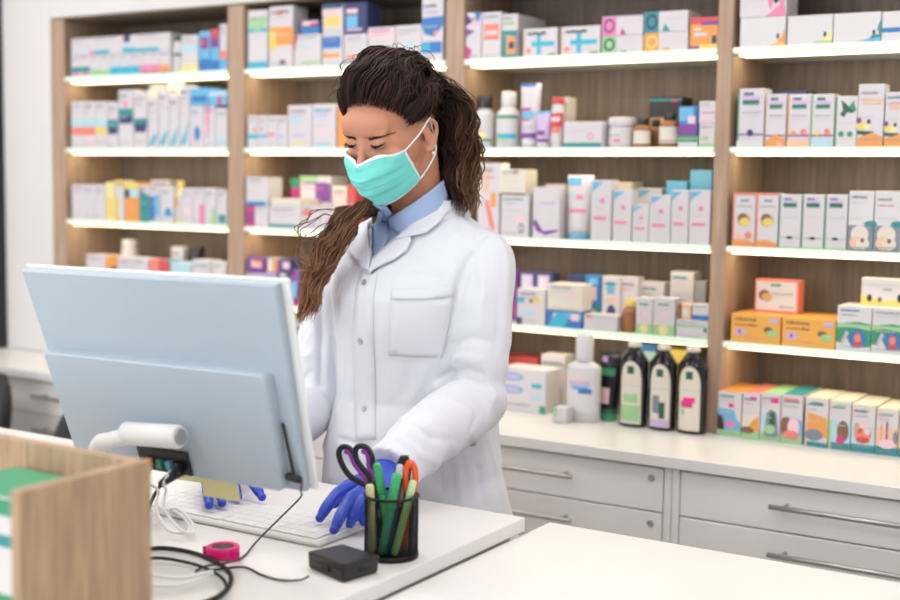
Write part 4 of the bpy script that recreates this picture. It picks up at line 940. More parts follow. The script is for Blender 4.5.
hand(WRR, kr[::-1], [T(262, 497, .925), T(238, 497, .925), T(222, 503, .925), T(209, 505, .926)], [.012, .014, .014, .012],
     [WRR+Vector((.012, -.02, -.005)), WRR+Vector((.04, -.055, -.014)), WRR+Vector((.052, -.085, -.03)), WRR+Vector((.048, -.105, -.038))], 'right')

# --- hair
rh = random.Random(11)
HC = (0, -.010, .045)
def skull(d, extra):   # point of the inflated skull in direction d (head frame)
    return Vector((HC[0]+d[0]*(.080+extra), HC[1]+d[1]*(.102+extra), HC[2]+d[2]*(.092+extra)))
mb = MB()
# cap under the strands
N1, N2 = 48, 32; vs = []; fs = []; ok = {}
for j in range(N2+1):
    for i in range(N1):
        th = pi*j/N2; a = 2*pi*i/N1; d = Vector((sin(th)*cos(a), sin(th)*sin(a), cos(th)))
        lim = d.z*.80-d.y*.62
        ok[(j, i)] = (lim > -.02) or (abs(d.x) > .55 and d.z > .12 and d.y < .52) or (d.y < .06 and d.z > -.55 and not (d.y > -.35 and d.z < .0))
        fr = max(0, min(1, (.62-(d.z*.80-d.y*.62+.35))/.4)); vs.append(HM @ skull(d, .002+.016*max(0, d.z)*max(0, min(1, (lim-.0)/.45))))
for j in range(N2):
    for i in range(N1):
        k = (i+1) % N1
        if ok[(j, i)] and ok[(j+1, i)] and ok[(j, k)] and ok[(j+1, k)]: fs.append((j*N1+i, (j+1)*N1+i, (j+1)*N1+k, j*N1+k))
mb.add(vs, fs, (26, 17, 15), smooth=True)
def shade(): 
    k = rh.random()**2
    return (27+int(50*k), 16+int(31*k), 14+int(23*k))
def strand(P, r, wav, wl, col, colend, seg=5, n=5, ph=None, cw=.015, t0=.55):
    C_ = catmull(P, n); N = len(C_); out = []; ph = rh.uniform(0, 6) if ph is None else ph; ax = Vector((rh.uniform(-1, 1), rh.uniform(-1, 1), rh.uniform(-.4, .4))).normalized()
    s = 0
    for i, p in enumerate(C_):
        if i: s += (C_[i]-C_[i-1]).length
        cn = noise.noise_vector(p*24+Vector((3, 1, 7)))*cw+noise.noise_vector(p*62)*cw*.3
        p = p+cn*min(1, i/N*4)
        out.append(p+ax*wav*sin(s*wl+ph)*min(1, i/N*2.5)+Vector((0, 0, 1)).cross(ax)*wav*.6*cos(s*wl+ph)*min(1, i/N*2.5))
    rad = [r*min(1, t0+(1-t0)*i/6)*(.55+.45*sin(pi*min(1, i/(N-1)*1.1+.1)))*(1 if i < N-3 else (N-i)/4+.1) for i in range(N)]
    mb.tube(out, rad, seg, col, colend=colend)
G = Vector((.12, -.90, -.10)).normalized()
def slerp(a, b, t):
    w = math.acos(max(-1, min(1, a.dot(b)))); return (a*sin((1-t)*w)+b*sin(t*w))/sin(w)
for k in range(1500):       # swept back over the crown
    a = rh.uniform(-1, 1)
    lay = rh.random()
    x = sin(a*1.45); y = .80*cos(a*1.25)+.05+.10*a*a; z = .53-.66*abs(a)**2.1+rh.uniform(-.04, .06)
    d0 = Vector((x, y, z)).normalized()
    if lay > .45: d0 = slerp(d0, G, rh.uniform(.05, .35))
    mid = Vector((d0.x*.6+.30, -.12, 1)).normalized() if abs(a) < .75 else Vector((d0.x*1.2, -.1, .55)).normalized()
    Gd = (G+Vector((rh.uniform(-.35, .35), 0, rh.uniform(-.4, .35)))).normalized()
    vol = (.030*(1-.55*abs(a))+.006)*rh.uniform(.35, 1.12)+.005*noise.noise(Vector((a*4, 3, 1)))
    P = []
    for q in range(9):
        t = q/8
        d = (slerp(d0, mid, t*2) if t < .5 else slerp(mid, Gd, t*2-1)) if t != .5 else mid
        P.append(HM @ skull(d, -.001+(vol if lay <= .45 or t > .1 else vol*.6)*min(1, sin(pi*min(1, t*1.2+.0)))**.8+.002))
    c = shade(); strand(P, rh.uniform(.0010, .0021), rh.uniform(.0015, .0055), rh.uniform(50, 85), c, c, t0=.12, cw=.013)
for k in range(420):       # temples, swept back above the ears
    sg = 1 if k % 3 else -1
    d0 = Vector((sg*.92, rh.uniform(.20, .58), rh.uniform(-.10, .28))).normalized(); md_ = Vector((sg*1, -.25, rh.uniform(.12, .40))).normalized(); Gd = (G+Vector((sg*.1, 0, rh.uniform(-.3, .3)))).normalized(); v_ = rh.uniform(.003, .012)
    P = [HM @ skull(slerp(d0, md_, t*2) if t < .5 else slerp(md_, Gd, t*2-1), -.001+v_*sin(pi*min(1, t*1.1+.05))+.002) for t in [i/7 for i in range(8)]]
    c = shade(); strand(P, rh.uniform(.0010, .0019), .0012, 60, c, c, t0=.12, cw=.006)
# mass behind her left shoulder
for k in range(560):
    o0 = HM @ skull(Vector((rh.uniform(-.1, .9), -.8, rh.uniform(-.5, .5))).normalized(), rh.uniform(.0, .03))
    w = rh.uniform(-1.55, 1); dep = rh.uniform(-.03, .04)+(.02 if w < -1 else 0)
    if w > .55 and rh.random() < .5: w -= .5
    P1 = ony(455+w*14, 100+rh.uniform(-8, 8), 2.235+dep); P2 = ony(460+w*18, 135, 2.25+dep); P3 = ony(461+w*17, 165, 2.255+dep); P4 = ony(461+w*15, 188, 2.25+dep)
    e_ = rh.uniform(198, 212) if rh.random() < .6 else rh.uniform(180, 215); P5 = ony(464+w*13, e_, 2.24+dep)
    c = shade(); u_ = rh.random(); ce = (90+int(60*u_), 64+int(45*u_), 48+int(32*u_)) if w > -.1 else (66, 46, 38)
    strand([o0, P1, P2, P3, P4, P5], rh.uniform(.0009, .0021), rh.uniform(.004, .0095), rh.uniform(50, 80), c, ce, n=8)
# lock over her right shoulder
for k in range(560):
    w = rh.uniform(-1, 1); dep = rh.uniform(-.025, .02)
    o0 = HM @ skull(Vector((rh.uniform(-.9, -.2), -.75, rh.uniform(-.5, .1))).normalized(), rh.uniform(0, .015))
    A1 = Vector((PX-.062+rh.uniform(-.02, .01), PY-.01+dep, 1.455+rh.uniform(-.01, .015)))
    P1 = ony(358+w*14, 206-w*6, 2.095+dep); P2 = ony(338+w*19, 232-w*8, 2.075+dep); P3 = ony(325+w*15, 258-w*3, 2.065+dep); P4 = ony(314+w*11, 284, 2.06+dep)
    e_ = rh.uniform(-22, 26); P5 = ony(307+w*7, 300+e_*.9, 2.055+dep)
    P = [o0, A1, P1, P2, P3, P4, P5]
    if rh.random() < .16: P = P[:5]+[ony(300+rh.uniform(-4, 20), 262+rh.uniform(-10, 20), 2.05+dep)]
    c = shade(); u_ = rh.random(); ce = (110+int(70*u_), 76+int(54*u_), 54+int(42*u_))
    strand(P, rh.uniform(.0009, .0020), rh.uniform(.003, .008), rh.uniform(35, 65), c, ce, n=7)
for k in range(6):        # loose loops at the outer side of the lock
    y0 = rh.uniform(212, 240); P = [ony(345, y0-4, 2.06), ony(318+rh.uniform(-4, 6), y0-6, 2.05), ony(302+rh.uniform(-4, 4), y0+8, 2.05), ony(299+rh.uniform(-4, 6), y0+28, 2.05), ony(310+rh.uniform(-8, 6), y0+40, 2.055)]
    strand(P, .0012, .002, 50, (80, 56, 46), (150, 108, 78), n=7)
for k in range(46):        # fly-away curls round the head
    d = Vector((rh.uniform(-1, 1), rh.uniform(-.5, .7), rh.uniform(.25, 1))).normalized(); p = HM @ skull(d, .026)
    q = HM @ skull((d+Vector((rh.uniform(-.3, .3), -.25, .05))).normalized(), .036+rh.uniform(0, .008)); r_ = HM @ skull((d+Vector((rh.uniform(-.4, .4), -.5, -.05))).normalized(), .03)
    strand([p, q, r_], .0007, .003, 90, (60, 42, 38), (80, 58, 48), n=7)
lab(mb.build('hair', 'hairmat', person, smooth=True), 'long wavy dark brown hair with lighter ends')
#END_PERSON

#DESK
# ------------------------------------------------------------------ desk and service counter
XD, YD = -1.075, 1.988
dk = empty('desk', (-1.9, 1.5, 0), 'white desk the computer, keyboard and pen cup stand on', 'desk')
bx('desktop', -2.75, XD, .55, YD, ZD-.026, ZD, 'worktop_white', dk, b=.0015, org=False)
bx('front_panel', -2.74, XD-.01, .60, .62, .0, ZD-.0265, 'white_lacquer', dk, org=False)
bx('side_panel', XD-.03, XD-.012, .621, YD-.03, .0, ZD-.0265, 'white_lacquer', dk, org=False)
bx('side_panel', -2.74, -2.722, .621, YD-.03, .0, ZD-.0265, 'white_lacquer', dk, org=False)
sc = empty('service_counter', (-.3, 1.3, 0), 'empty white service counter in the right foreground', 'counter')
YS = onz(549, 522, ZS)[1]
bx('countertop', XD+.003, 1.1, .35, YS, ZS-.03, ZS, 'worktop_white', sc, b=.0015, org=False)
bx('front_panel', XD+.02, 1.08, .40, .42, 0, ZS-.0305, 'white_lacquer', sc, org=False)
bx('side_panel', XD+.012, XD+.03, .421, YS-.03, 0, ZS-.0305, 'white_lacquer', sc, org=False)

# --- wooden tray in the near left corner
XB, YB2, ZB = -1.14, 1.131, 1.15
bt = empty('wooden_organizer', (-1.4, 1.0, ZD), 'open light wood organizer box at the near left corner of the desk', 'box')
bx('side_panel', XB-.0165, XB, .93, YB2, ZD+.0005, ZB, 'oak_tray', bt, b=.001, org=False)
bx('back_panel', -1.80, XB-.0167, YB2-.016, YB2, ZD+.0005, ZB, 'oak_tray', bt, b=.001, org=False)
bx('side_panel', -1.8165, -1.8002, .93, YB2, ZD+.0005, ZB, 'oak_tray', bt, b=.001, org=False)
bx('bottom', -1.80, XB-.0168, .93, YB2-.0165, ZD+.0005, ZD+.014, 'oak_tray', bt, b=.001, org=False)
X1 = -1.185; zt = onx(50, 468, X1)[2]; zt = 1.118
mb = MB().box(-1.36, X1, 1.0, 1.105, ZD+.0145, ZD+.12, 'gn').box(-1.36, X1, 1.0, 1.105, ZD+.1205, zt-.028, 'W').box(-1.362, X1+.002, .998, 1.107, zt-.0275, zt, 'gn')
mb = MB(); mb.box(-1.36, X1, .985, 1.105, ZD+.0145, zt, 'W', b=.002)
e_ = .0004
for (z0, z1, c) in ((ZD+.016, ZD+.10, 'gn'), (zt-.022, zt-.001, 'gn'), (zt-.06, zt-.045, 'tl')):
    mb.add([(-1.358, .985-e_, z0), (X1-.002, .985-e_, z0), (X1-.002, .985-e_, z1), (-1.358, .985-e_, z1)], [(0, 1, 2, 3)], c)
    mb.add([(X1+e_, .987, z0), (X1+e_, 1.103, z0), (X1+e_, 1.103, z1), (X1+e_, .987, z1)], [(0, 1, 2, 3)], c)
mb.add([(-1.357, .988, zt+e_), (X1-.003, .988, zt+e_), (X1-.003, 1.102, zt+e_), (-1.357, 1.102, zt+e_)], [(0, 1, 2, 3)], 'gn')
tag(mb.build('carton', 'carton', org=(-1.27, 1.05, ZD+.0145)), 'green and white carton standing inside the wooden organizer', 'box')

# --- all-in-one computer seen from behind
mon = empty('computer', (-1.43, 1.50, ZD), 'large white all-in-one computer seen from behind, cables hanging from it', 'computer')
TL = Vector((-1.701, 1.40, 1.349)); TR = Vector((-1.152, 1.40, 1.354)); BR = ony(312, 492, 1.49); BL = Vector((-1.660, 1.49, BR.z-.006))
ux = (TR-TL).normalized(); uz = ((TR-BR)+(TL-BL)).normalized(); uz = (uz-ux*uz.dot(ux)).normalized(); un = ux.cross(uz)      # un points away from her? fixed below
if un.y > 0: un = -un
def mp(u, v, w=0):      # u 0..1 left to right, v 0..1 bottom to top, w towards the camera
    return BL.lerp(BR, u).lerp(TL.lerp(TR, u), v)+un*w
mb = MB()
def slab(mb, u0, u1, v0, v1, w0, w1, b, m=0, rb=None):
    W_ = (TR-TL).length; H_ = (TL-BL).length; bu, bv = b/W_, b/H_
    ring = lambda a, w: [mp(u0+a*bu, v0+a*bv, w), mp(u1-a*bu, v0+a*bv, w), mp(u1-a*bu, v1-a*bv, w), mp(u0+a*bu, v1-a*bv, w)]
    vs = ring(1, w0)+ring(0, w0+b)+ring(0, w1-b)+ring(1, w1)
    fs = [(3, 2, 1, 0), (12, 13, 14, 15)]
    for i in range(3):
        for k in range(4): fs.append((i*4+k, i*4+(k+1) % 4, i*4+4+(k+1) % 4, i*4+4+k))
    mb.add(vs, fs, 'w', m)
slab(mb, 0, .978, 0, .992, -.010, .004, .0025); mb.build('screen_housing', 'screen_shell', mon)  # narrowed at right: the pale bezel strip stands in for the lit side
mb = MB(); slab(mb, -.004, 1.004, -.006, 1.006, -.016, -.0102, .002); mb.build('bezel', 'shell_edge', mon)
mb = MB(); slab(mb, .03, .97, .06, .95, -.0175, -.0162, .0004); mb.build('screen', 'blackglass', mon)
# raised lower half of the back with a rounded rim
mb = MB(); N = 14; outl = []
u0, u1, v0, v1 = .014, .925, .012, .592
for (cu, cv, a0) in ((u1-.02, v0+.03, -90), (u1-.02, v1-.03, 0), (u0+.02, v1-.03, 90), (u0+.02, v0+.03, 180)):
    for k in range(6): a = radians(a0+18*k); outl.append((cu+.02*cos(a), cv+.03*sin(a)))
cc = ((u0+u1)/2, (v0+v1)/2); vs = []; L = []
for (w, sh) in ((.0042, 0), (.014, .004), (.020, .012), (.0225, .03)):
    for (a, b) in outl: vs.append(mp(a+(cc[0]-a)*sh*.8, b+(cc[1]-b)*sh*1.4, w))
n = len(outl); fs = [tuple(range(3*n, 4*n)), tuple(range(n))[::-1]]
for i in range(3):
    for k in range(n): fs.append((i*n+k, i*n+(k+1) % n, (i+1)*n+(k+1) % n, (i+1)*n+k))
mb.add(vs, fs, smooth=False); o = mb.build('rear_cover', 'screen_shell', mon)
# hinge and stand
a = ony(125, 433, 1.415); b = ony(180, 437, 1.415)
st = MB(); ax = (b-a).normalized(); st.tube([a, a+ax*.004, b-ax*.004, b], [.016, .0185, .0185, .016], 28)
hg = st.build('hinge', 'white_plastic', mon)
MB().tube([a-ax*.001, a-ax*.0035], .012, 20).build('hinge_cap', 'steel', hg); MB().tube([b+ax*.0005, b+ax*.003], .012, 20).build('hinge_cap', 'steel', hg)
mb = MB(); foot = ZD+.012
mb.tube(catmull([a+ax*.02+Vector((0, 0, -.004)), a+Vector((-.02, -.012, -.012)), a+Vector((-.05, -.015, -.035)), Vector((a.x-.085, a.y-.01, foot+.01))], 8), .013, 18)
mb.build('stand_neck', 'white_plastic', mon)
MB().tube([a.lerp(b, .3)+Vector((0, .012, .0)), Vector((a.x+.04, 1.466, a.z-.002))], .012, 16).build('hinge_bracket', 'screen_shell', mon)
MB().lathe([(.11, 0), (.115, .003), (.115, .009), (.108, .012)], (a.x-.125, a.y-.02, ZD+.0005), 48, sx=.95, sy=.8).build('stand_base', 'white_plastic', mon)
mb = MB(); slab(mb, .34, .56, .03, .15, .0226, .0275, .001); pr = mb.build('port_panel', 'black_plastic', mon)
mb = MB()
for i, (u, c) in enumerate(((.38, 'og'), (.43, 'gn'), (.47, 'sb'), (.51, 'dk'))): mb = MB(); slab(mb, u, u+.022, .06, .10, .0276, .036, .0008); mb.c = [lin(c)]*len(mb.c); mb.build('plug', 'plastic', mon)
# small reflection-catching badge is left plain; power plug at the right edge
pp = ony(290, 477, 1.435)
P1 = mp(.925, .30, .006)
mb = MB(); mb.tube(catmull([mp(.935, .34, .006), mp(.945, .22, .008), mp(.955, .10, .010)], 5), .0022, 8); mb.build('cable_strain', 'black_rubber', mon)
q0 = mp(.93, .085, .012); q1 = mp(.985, .075, .012)
MB().tube([q0, q0.lerp(q1, .1), q0.lerp(q1, .9), q1], [.004, .0062, .0058, .004], 14).build('power_plug', 'black_plastic', mon)
# sticky notes hung on its lower edge
for i, (u0_, u1_, drop, l) in enumerate(((.400, .510, .036, 'pale yellow sticky note under the screen, left one'), (.515, .672, .056, 'pale yellow sticky note under the screen, right one'))):
    c0, c1 = mp(u0_, .03, -.0185), mp(u1_, .03, -.0185); d = Vector((0, .004, -drop)); vs = [c0, c1]
    vs = [c0, c1, c1+d*.5, c0+d*.5, c1+d+Vector((0, .004, 0)), c0+d+Vector((0, .004, -.001))]
    o = MB().add(vs, [(0, 1, 2, 3), (3, 2, 4, 5)]).build('sticky_note', 'sticky'); md = o.modifiers.new('t', 'SOLIDIFY'); md.thickness = .0006; tag(o, l, 'sticky note', 'sticky notes')

# --- keyboard
K0 = onz(338, 541, ZD); kx1 = K0.x; ky0 = 1.621; kw = .44; kd = .145
kb = empty('keyboard', (kx1-kw/2, ky0+kd/2, ZD), 'white keyboard lying on the desk under her gloved hands', 'keyboard')
bx('base', kx1-kw, kx1, ky0, ky0+kd, ZD+.0005, ZD+.010, 'white_plastic', kb, b=.003, org=False)
key0 = None
for r in range(5):
    n = 18
    for c in range(n):
        x = kx1-kw+.012+c*(kw-.024)/n; y = ky0+.011+r*.0248
        if r == 0 and 4 <= c <= 8:
            if c > 4: continue
            bx('spacebar', x, x+.112, y, y+.0228, ZD+.0102, ZD+.0128, 'white_plastic', kb, b=.001, org=False); continue
        if key0 is None: key0 = bx('key', x, x+.0218, y, y+.0228, ZD+.0102, ZD+.0128, 'white_plastic', kb, b=.001); kx, ky = key0.location.x, key0.location.y
        else:
            k_ = key0.copy(); COL.objects.link(k_); k_.location = (x+.0109, y+.0114, key0.location.z)

# --- pen cup: wire mesh cylinder with rim and foot
CU = onz(391, 556, ZD); CR, CH = .0425, .100
cup = empty('pen_cup', CU, 'black wire mesh pen cup on the desk holding scissors and markers', 'pen holder')
NA, NZ = 56, 30; vs = []; fs = []
for j in range(NZ+1):
    for i in range(NA): aa = 2*pi*(i+.5*(j % 2))/NA; vs.append((CU.x+CR*cos(aa), CU.y+CR*sin(aa), ZD+.006+(CH-.008)*j/NZ))
for j in range(NZ):
    for i in range(NA):
        i2 = (i+1) % NA
        if j % 2 == 0: fs += [(j*NA+i, j*NA+i2, (j+1)*NA+i), (j*NA+i2, (j+1)*NA+i2, (j+1)*NA+i)]
        else: fs += [(j*NA+i, (j+1)*NA+i2, (j+1)*NA+i), (j*NA+i, j*NA+i2, (j+1)*NA+i2)]
o = MB().add(vs, fs).build('mesh_wall', 'dark_metal', cup); md = o.modifiers.new('w', 'WIREFRAME'); md.thickness = .0011; md.use_even_offset = False
mb = MB(); mb.tube([(CU.x+CR*cos(2*pi*k/48), CU.y+CR*sin(2*pi*k/48), ZD+CH) for k in range(49)], .0026, 10); mb.build('rim', 'dark_metal', cup)
MB().lathe([(CR+.0015, 0), (CR+.002, .003), (CR+.0012, .008), (CR-.001, .008)], (CU.x, CU.y, ZD+.0005), 48).build('foot_ring', 'dark_metal', cup)
ZI = ZD+.0095
def inside(px, py, z, clampr=.034):
    """point seen at (px,py) at height z above the cup floor"""
    return onz(px, py, z)
def stick(bot, top, rad, seg, name, parts, m=None):
    pass
RT = Vector((_r[0], _r[1], 0)).normalized(); BK = Vector((-RT.y, RT.x, 0))   # sideways and away, seen from the shop
def cp(a, d, z): return Vector((CU.x, CU.y, 0))+RT*a+BK*d+Vector((0, 0, ZD+z))
# scissors: blades down in the cup, handles up
scs = empty('scissors', cp(-.012, .01, .010), 'scissors with black and purple handles standing in the cup, leaning left', 'scissors')
S0, S1 = cp(.004, .012, .012), cp(-.020, .004, .098)
dirS = (S1-S0).normalized()
for sg in (-1, 1):
    mb = MB(); w_ = RT*.0055
    vs = []
    for t, ww in ((0, .0008), (.15, .004), (.6, .006), (1.0, .006)):
        c = S0.lerp(S1, t)+RT*sg*.0022
        for (q, e) in ((-1, -1), (1, -1), (1, 1), (-1, 1)): vs.append(c+RT*q*ww+BK*(e*.0007+sg*.0008))
    fs = [(0, 1, 2, 3), (15, 14, 13, 12)]+[(i*4+k, i*4+(k+1) % 4, i*4+4+(k+1) % 4, i*4+4+k) for i in range(3) for k in range(4)]
    mb.add(vs, fs); mb.build('blade', 'steel', scs)
def scr(px, py): return ony(px, py, CU.y+.01)
for ring, nm in (([(371, 487), (361, 483), (349, 475), (341, 462), (339, 452), (343, 447), (350, 449), (356, 459), (363, 471), (369, 481)], 'left'), ([(378, 487), (372, 479), (362, 468), (356, 458), (356, 449), (361, 446), (368, 449), (372, 458), (373, 468), (378, 480)], 'right')):
    P = [scr(a, b) for a, b in ring]; C_ = catmull(P+[P[0]], 5)
    hd = MB().tube(C_, .0050, 12).build('handle', 'black_plastic', scs)
    cen = sum(P, Vector())/len(P); P2 = [p+(cen-p).normalized()*.0066+Vector((0, -.0015, 0)) for p in P]
    k0 = 4 if nm == 'left' else 4
    C2 = catmull(P2[5:]+[P2[0]], 5); MB().tube(C2, [.002]+[.0052]*(len(C2)-2)+[.002], 10).build('grip_insert', 'purple', hd)
MB().tube([S1+BK*-.006, S1+BK*.006], .0045, 16).build('pivot', 'black_plastic', scs)
mb = MB().tube([S1, S1.lerp(scr(371, 487), .6), scr(371, 487)], [.005, .006, .005], 10); mb.build('shank', 'black_plastic', scs)
mb = MB().tube([S1, S1.lerp(scr(379, 487), .6), scr(379, 487)], [.005, .006, .005], 10); mb.build('shank', 'black_plastic', scs)

def pen(name, label, cat, b0, t0, r, body, cap, capt=.25, capl=None, tip=True, seg=16, clip=None):
    b0, t0 = Vector(b0), Vector(t0); e = empty(name, b0, label, cat, 'pens and markers in the mesh cup')
    MB().tube([b0, b0.lerp(t0, .03), b0.lerp(t0, 1-capt)], [r*.7, r*.96, r*.96], seg, body).build('barrel', 'plastic', e)
    c = MB().tube([b0.lerp(t0, 1-capt+.002), b0.lerp(t0, 1-capt+.01), b0.lerp(t0, .97), t0], [r, r*1.06, r, r*.7], seg, cap).build('cap', 'plastic', e)
    if clip:
        d = (t0-b0).normalized(); s_ = d.cross(Vector((0, 1, 0))).normalized()*0+Vector((0, -1, 0))*(r+.0016)
        MB().tube([b0.lerp(t0, .98)+s_*.6, b0.lerp(t0, .95)+s_, b0.lerp(t0, .80)+s_], .0014, 6, clip).build('clip', 'plastic', c)
    return e
pen('marker', 'bright green marker leaning right in the mesh cup', 'marker', cp(-.014, -.023, .0095), cp(.009, -.012, .138), .0076, 'gn', (60, 185, 110), .45, clip=(90, 200, 130))
pen('marker', 'green marker leaning left beside the purple handles', 'marker', cp(.002, -.006, .0095), cp(-.025, .006, .150), .0068, (40, 160, 90), (60, 180, 110), .35)
pen('pen', 'dark blue pen with silver cap in the mesh cup', 'pen', cp(-.002, -.014, .0095), cp(.013, .0, .150), .0058, 'nv', (196, 202, 212), .16)
pen('highlighter', 'cream highlighter at the left side of the cup', 'highlighter', cp(-.028, -.012, .0095), cp(-.035, -.005, .118), .0070, (206, 205, 150), (225, 222, 168), .3)
pen('marker', 'black marker behind the green one in the cup', 'marker', cp(-.016, .014, .0095), cp(-.024, .010, .124), .0095, 'bk', 'bk', .4)
pen('highlighter', 'pale green highlighter at the right side of the cup', 'highlighter', cp(.006, -.028, .0095), cp(.035, -.006, .126), .0062, (150, 200, 120), (196, 226, 176), .22)
pen('pen', 'thin dark pen at the right inside the cup', 'pen', cp(.031, -.012, .0095), cp(.033, .010, .108), .0040, 'dk', 'dk', .2)
# box cutter
bc = empty('box_cutter', cp(.012, .0, .0095), 'orange and black box cutter standing in the mesh cup', 'knife')
def blk(b0, t0, w0, w1, d, m, name, par, n=8, bulge=0, s0=RT):
    vs = []; fs = []
    for i in range(n+1):
        t = i/n; c = b0.lerp(t0, t); w = w0+(w1-w0)*t
        if t > .85: w *= sqrt(max(0.05, 1-((t-.85)/.15)**2*.8))
        for (q, e) in ((-1, -1), (1, -1), (1, 1), (-1, 1)): vs.append(c+s0*q*w+BK*e*d)
    fs = [(3, 2, 1, 0), (n*4, n*4+1, n*4+2, n*4+3)]+[(i*4+k, i*4+(k+1) % 4, i*4+4+(k+1) % 4, i*4+4+k) for i in range(n) for k in range(4)]
    o = MB().add(vs, fs).build(name, m, par); md = o.modifiers.new('b', 'BEVEL'); md.width = .0012; md.segments = 2; return o
B0, B1 = cp(.006, .012, .012), cp(.019, .018, .160)
blk(B0, B1, .0095, .0145, .006, 'black_plastic', 'body', bc)
blk(B0.lerp(B1, .45)+BK*-.0068, B0.lerp(B1, .86)+BK*-.0068-RT*.009, .004, .0055, .0008, 'orange_plastic', 'grip_inlay', bc)
blk(B0.lerp(B1, .50)+BK*-.0075+RT*.003, B0.lerp(B1, .86)+BK*-.0075+RT*.003, .0022, .0022, .0008, 'steel', 'slider_rail', bc)
# orange handled tool with an eye
oc = empty('craft_knife', cp(.022, .0, .0095), 'orange tool with looped end at the right of the cup', 'tool')
Q0, Q1 = cp(.020, .002, .012), cp(.029, .004, .112)
blk(Q0, Q1, .0055, .0065, .004, 'orange_plastic', 'shaft', oc)
P = [Q1+RT*a+Vector((0, 0, b)) for a, b in ((-.005, -.008), (-.0075, .010), (-.006, .030), (.0, .040), (.007, .030), (.0085, .010), (.005, -.008))]
MB().tube(catmull(P+[P[0]], 5), .0052, 12).build('loop', 'orange_plastic', oc)

# --- little black box
z0, z1 = ZD+.0005, ZD+.030
pb = empty('adapter_box', onz(345, 570, ZD), 'small black wedge-shaped plastic box in front of the pen cup', 'device')
bb = [onz(308, 568, ZD), onz(343, 584, ZD), onz(378, 573, ZD)]; bb.append(bb[0]+bb[2]-bb[1])
tt = [onz(307, 551, z1), onz(345, 563, z1), onz(381, 555, z1)]; tt.append(tt[0]+tt[2]-tt[1])
vs = [(p.x, p.y, z0) for p in bb]+[(b.x*.55+p.x*.45, b.y*.55+p.y*.45, (z0+z1)/2) for b, p in zip(bb, tt)]+[(p.x, p.y, z1) for p in tt]
o = MB().add(vs, [(3, 2, 1, 0), (8, 9, 10, 11)]+[(i*4+k, i*4+(k+1) % 4, i*4+4+(k+1) % 4, i*4+4+k) for i in range(2) for k in range(4)]).build('case', 'black_plastic', pb)
md = o.modifiers.new('b', 'BEVEL'); md.width = .004; md.segments = 3
n1 = ((Vector(vs[1])+Vector(vs[2]))/2-(Vector(vs[0])+Vector(vs[3]))/2).normalized(); n1 = (Vector(vs[1])-Vector(vs[0])).cross(Vector((0, 0, 1))).normalized()
fc = (Vector(vs[0])+Vector(vs[1])+Vector(vs[8])+Vector(vs[9]))/4; fx = (Vector(vs[1])-Vector(vs[0])).normalized()
if n1.dot(Vector((0, -1, 0))) < 0: n1 = -n1
MB().box(-.010, .010, -.0016, .0005, -.004, .004, X=Matrix(((fx.x, -n1.x, 0, fc.x), (fx.y, -n1.y, 0, fc.y), (0, 0, 1, fc.z-.003), (0, 0, 0, 1)))).build('socket', 'black_rubber', pb)
gc = (Vector(vs[1])+Vector(vs[2])+Vector(vs[9])+Vector(vs[10]))/4; gx = (Vector(vs[2])-Vector(vs[1])).normalized(); n2 = gx.cross(Vector((0, 0, 1)))
MB().box(-.006, .006, -.0014, .0005, -.004, .003, X=Matrix(((gx.x, -n2.x, 0, gc.x), (gx.y, -n2.y, 0, gc.y), (0, 0, 1, gc.z), (0, 0, 0, 1)))).build('switch', 'black_rubber', pb)

# --- magenta tape roll
tc_ = onz(223, 557, ZD)
tp = empty('tape_roll', tc_, 'magenta tape roll lying on the desk in front of the keyboard', 'tape')
vs = []; N = 40; pr = [(.0245, .0005), (.0265, .002), (.0265, .017), (.025, .0185), (.0185, .0185), (.0175, .017), (.0175, .002), (.0185, .0005)]
for k in range(N):
    for (r, z) in pr: vs.append((tc_.x+r*cos(2*pi*k/N), tc_.y+r*sin(2*pi*k/N), ZD+z))
MB().add(vs, [(k*8+i, ((k+1) % N)*8+i, ((k+1) % N)*8+(i+1) % 8, k*8+(i+1) % 8) for k in range(N) for i in range(8)], smooth=True).build('tape', 'magenta', tp)
MB().lathe([(.0172, .001), (.0172, .0165)], (tc_.x, tc_.y, ZD), 32).build('core', 'black_plastic', tp)
MB().box(-.006, .006, -.001, .001, .002, .0165, X=Matrix.Translation((tc_.x-.024, tc_.y-.012, ZD)) @ Matrix.Rotation(radians(25), 4, 'Z')).build('tape_end', 'magenta', tp)
MB().box(-.014, .014, -.0004, .0004, .002, .0165, X=Matrix.Translation((tc_.x+.028, tc_.y-.010, ZD)) @ Matrix.Rotation(radians(8), 4, 'Z')).build('tape_end', 'magenta', tp)

# --- cables
def cable(name, label, pts, r, m, n=10, cat='cable', grp=None):
    P = [onz(p[0], p[1], ZD+(p[2] if len(p) > 2 else r+.0008)) if not isinstance(p, Vector) else p for p in pts]
    return tag(MB().tube(catmull(P, n), r, 10).build(name, m), label, cat, grp)
q1 = mp(.988, .07, .012)
cable('power_cord', 'thin dark cord dropping from the computer to the small black box', [q1, q1+Vector((.006, -.01, -.012)), (300, 498, .055), (278, 520, .03), (258, 540, .012), (243, 557), (226, 563, .021), (206, 566), (196, 572), (220, 569), (244, 567), (262, 575), (280, 580), (300, 580, .006), (309, 576, .010)], .0016, 'black_rubber')
cable('cable', 'thick black cable looping around on the desk', [(130, 552), (160, 548), (190, 552), (214, 561), (229, 572), (230, 584), (220, 595), (200, 604), (170, 612)], .0034, 'black_rubber')
cable('cable', 'black cable bundle lying left of the tape roll', [(130, 561, .010), (158, 558, .010), (185, 562, .010), (205, 568, .010), (222, 578, .0105), (226, 590, .010), (214, 602, .010)], .0026, 'black_rubber')
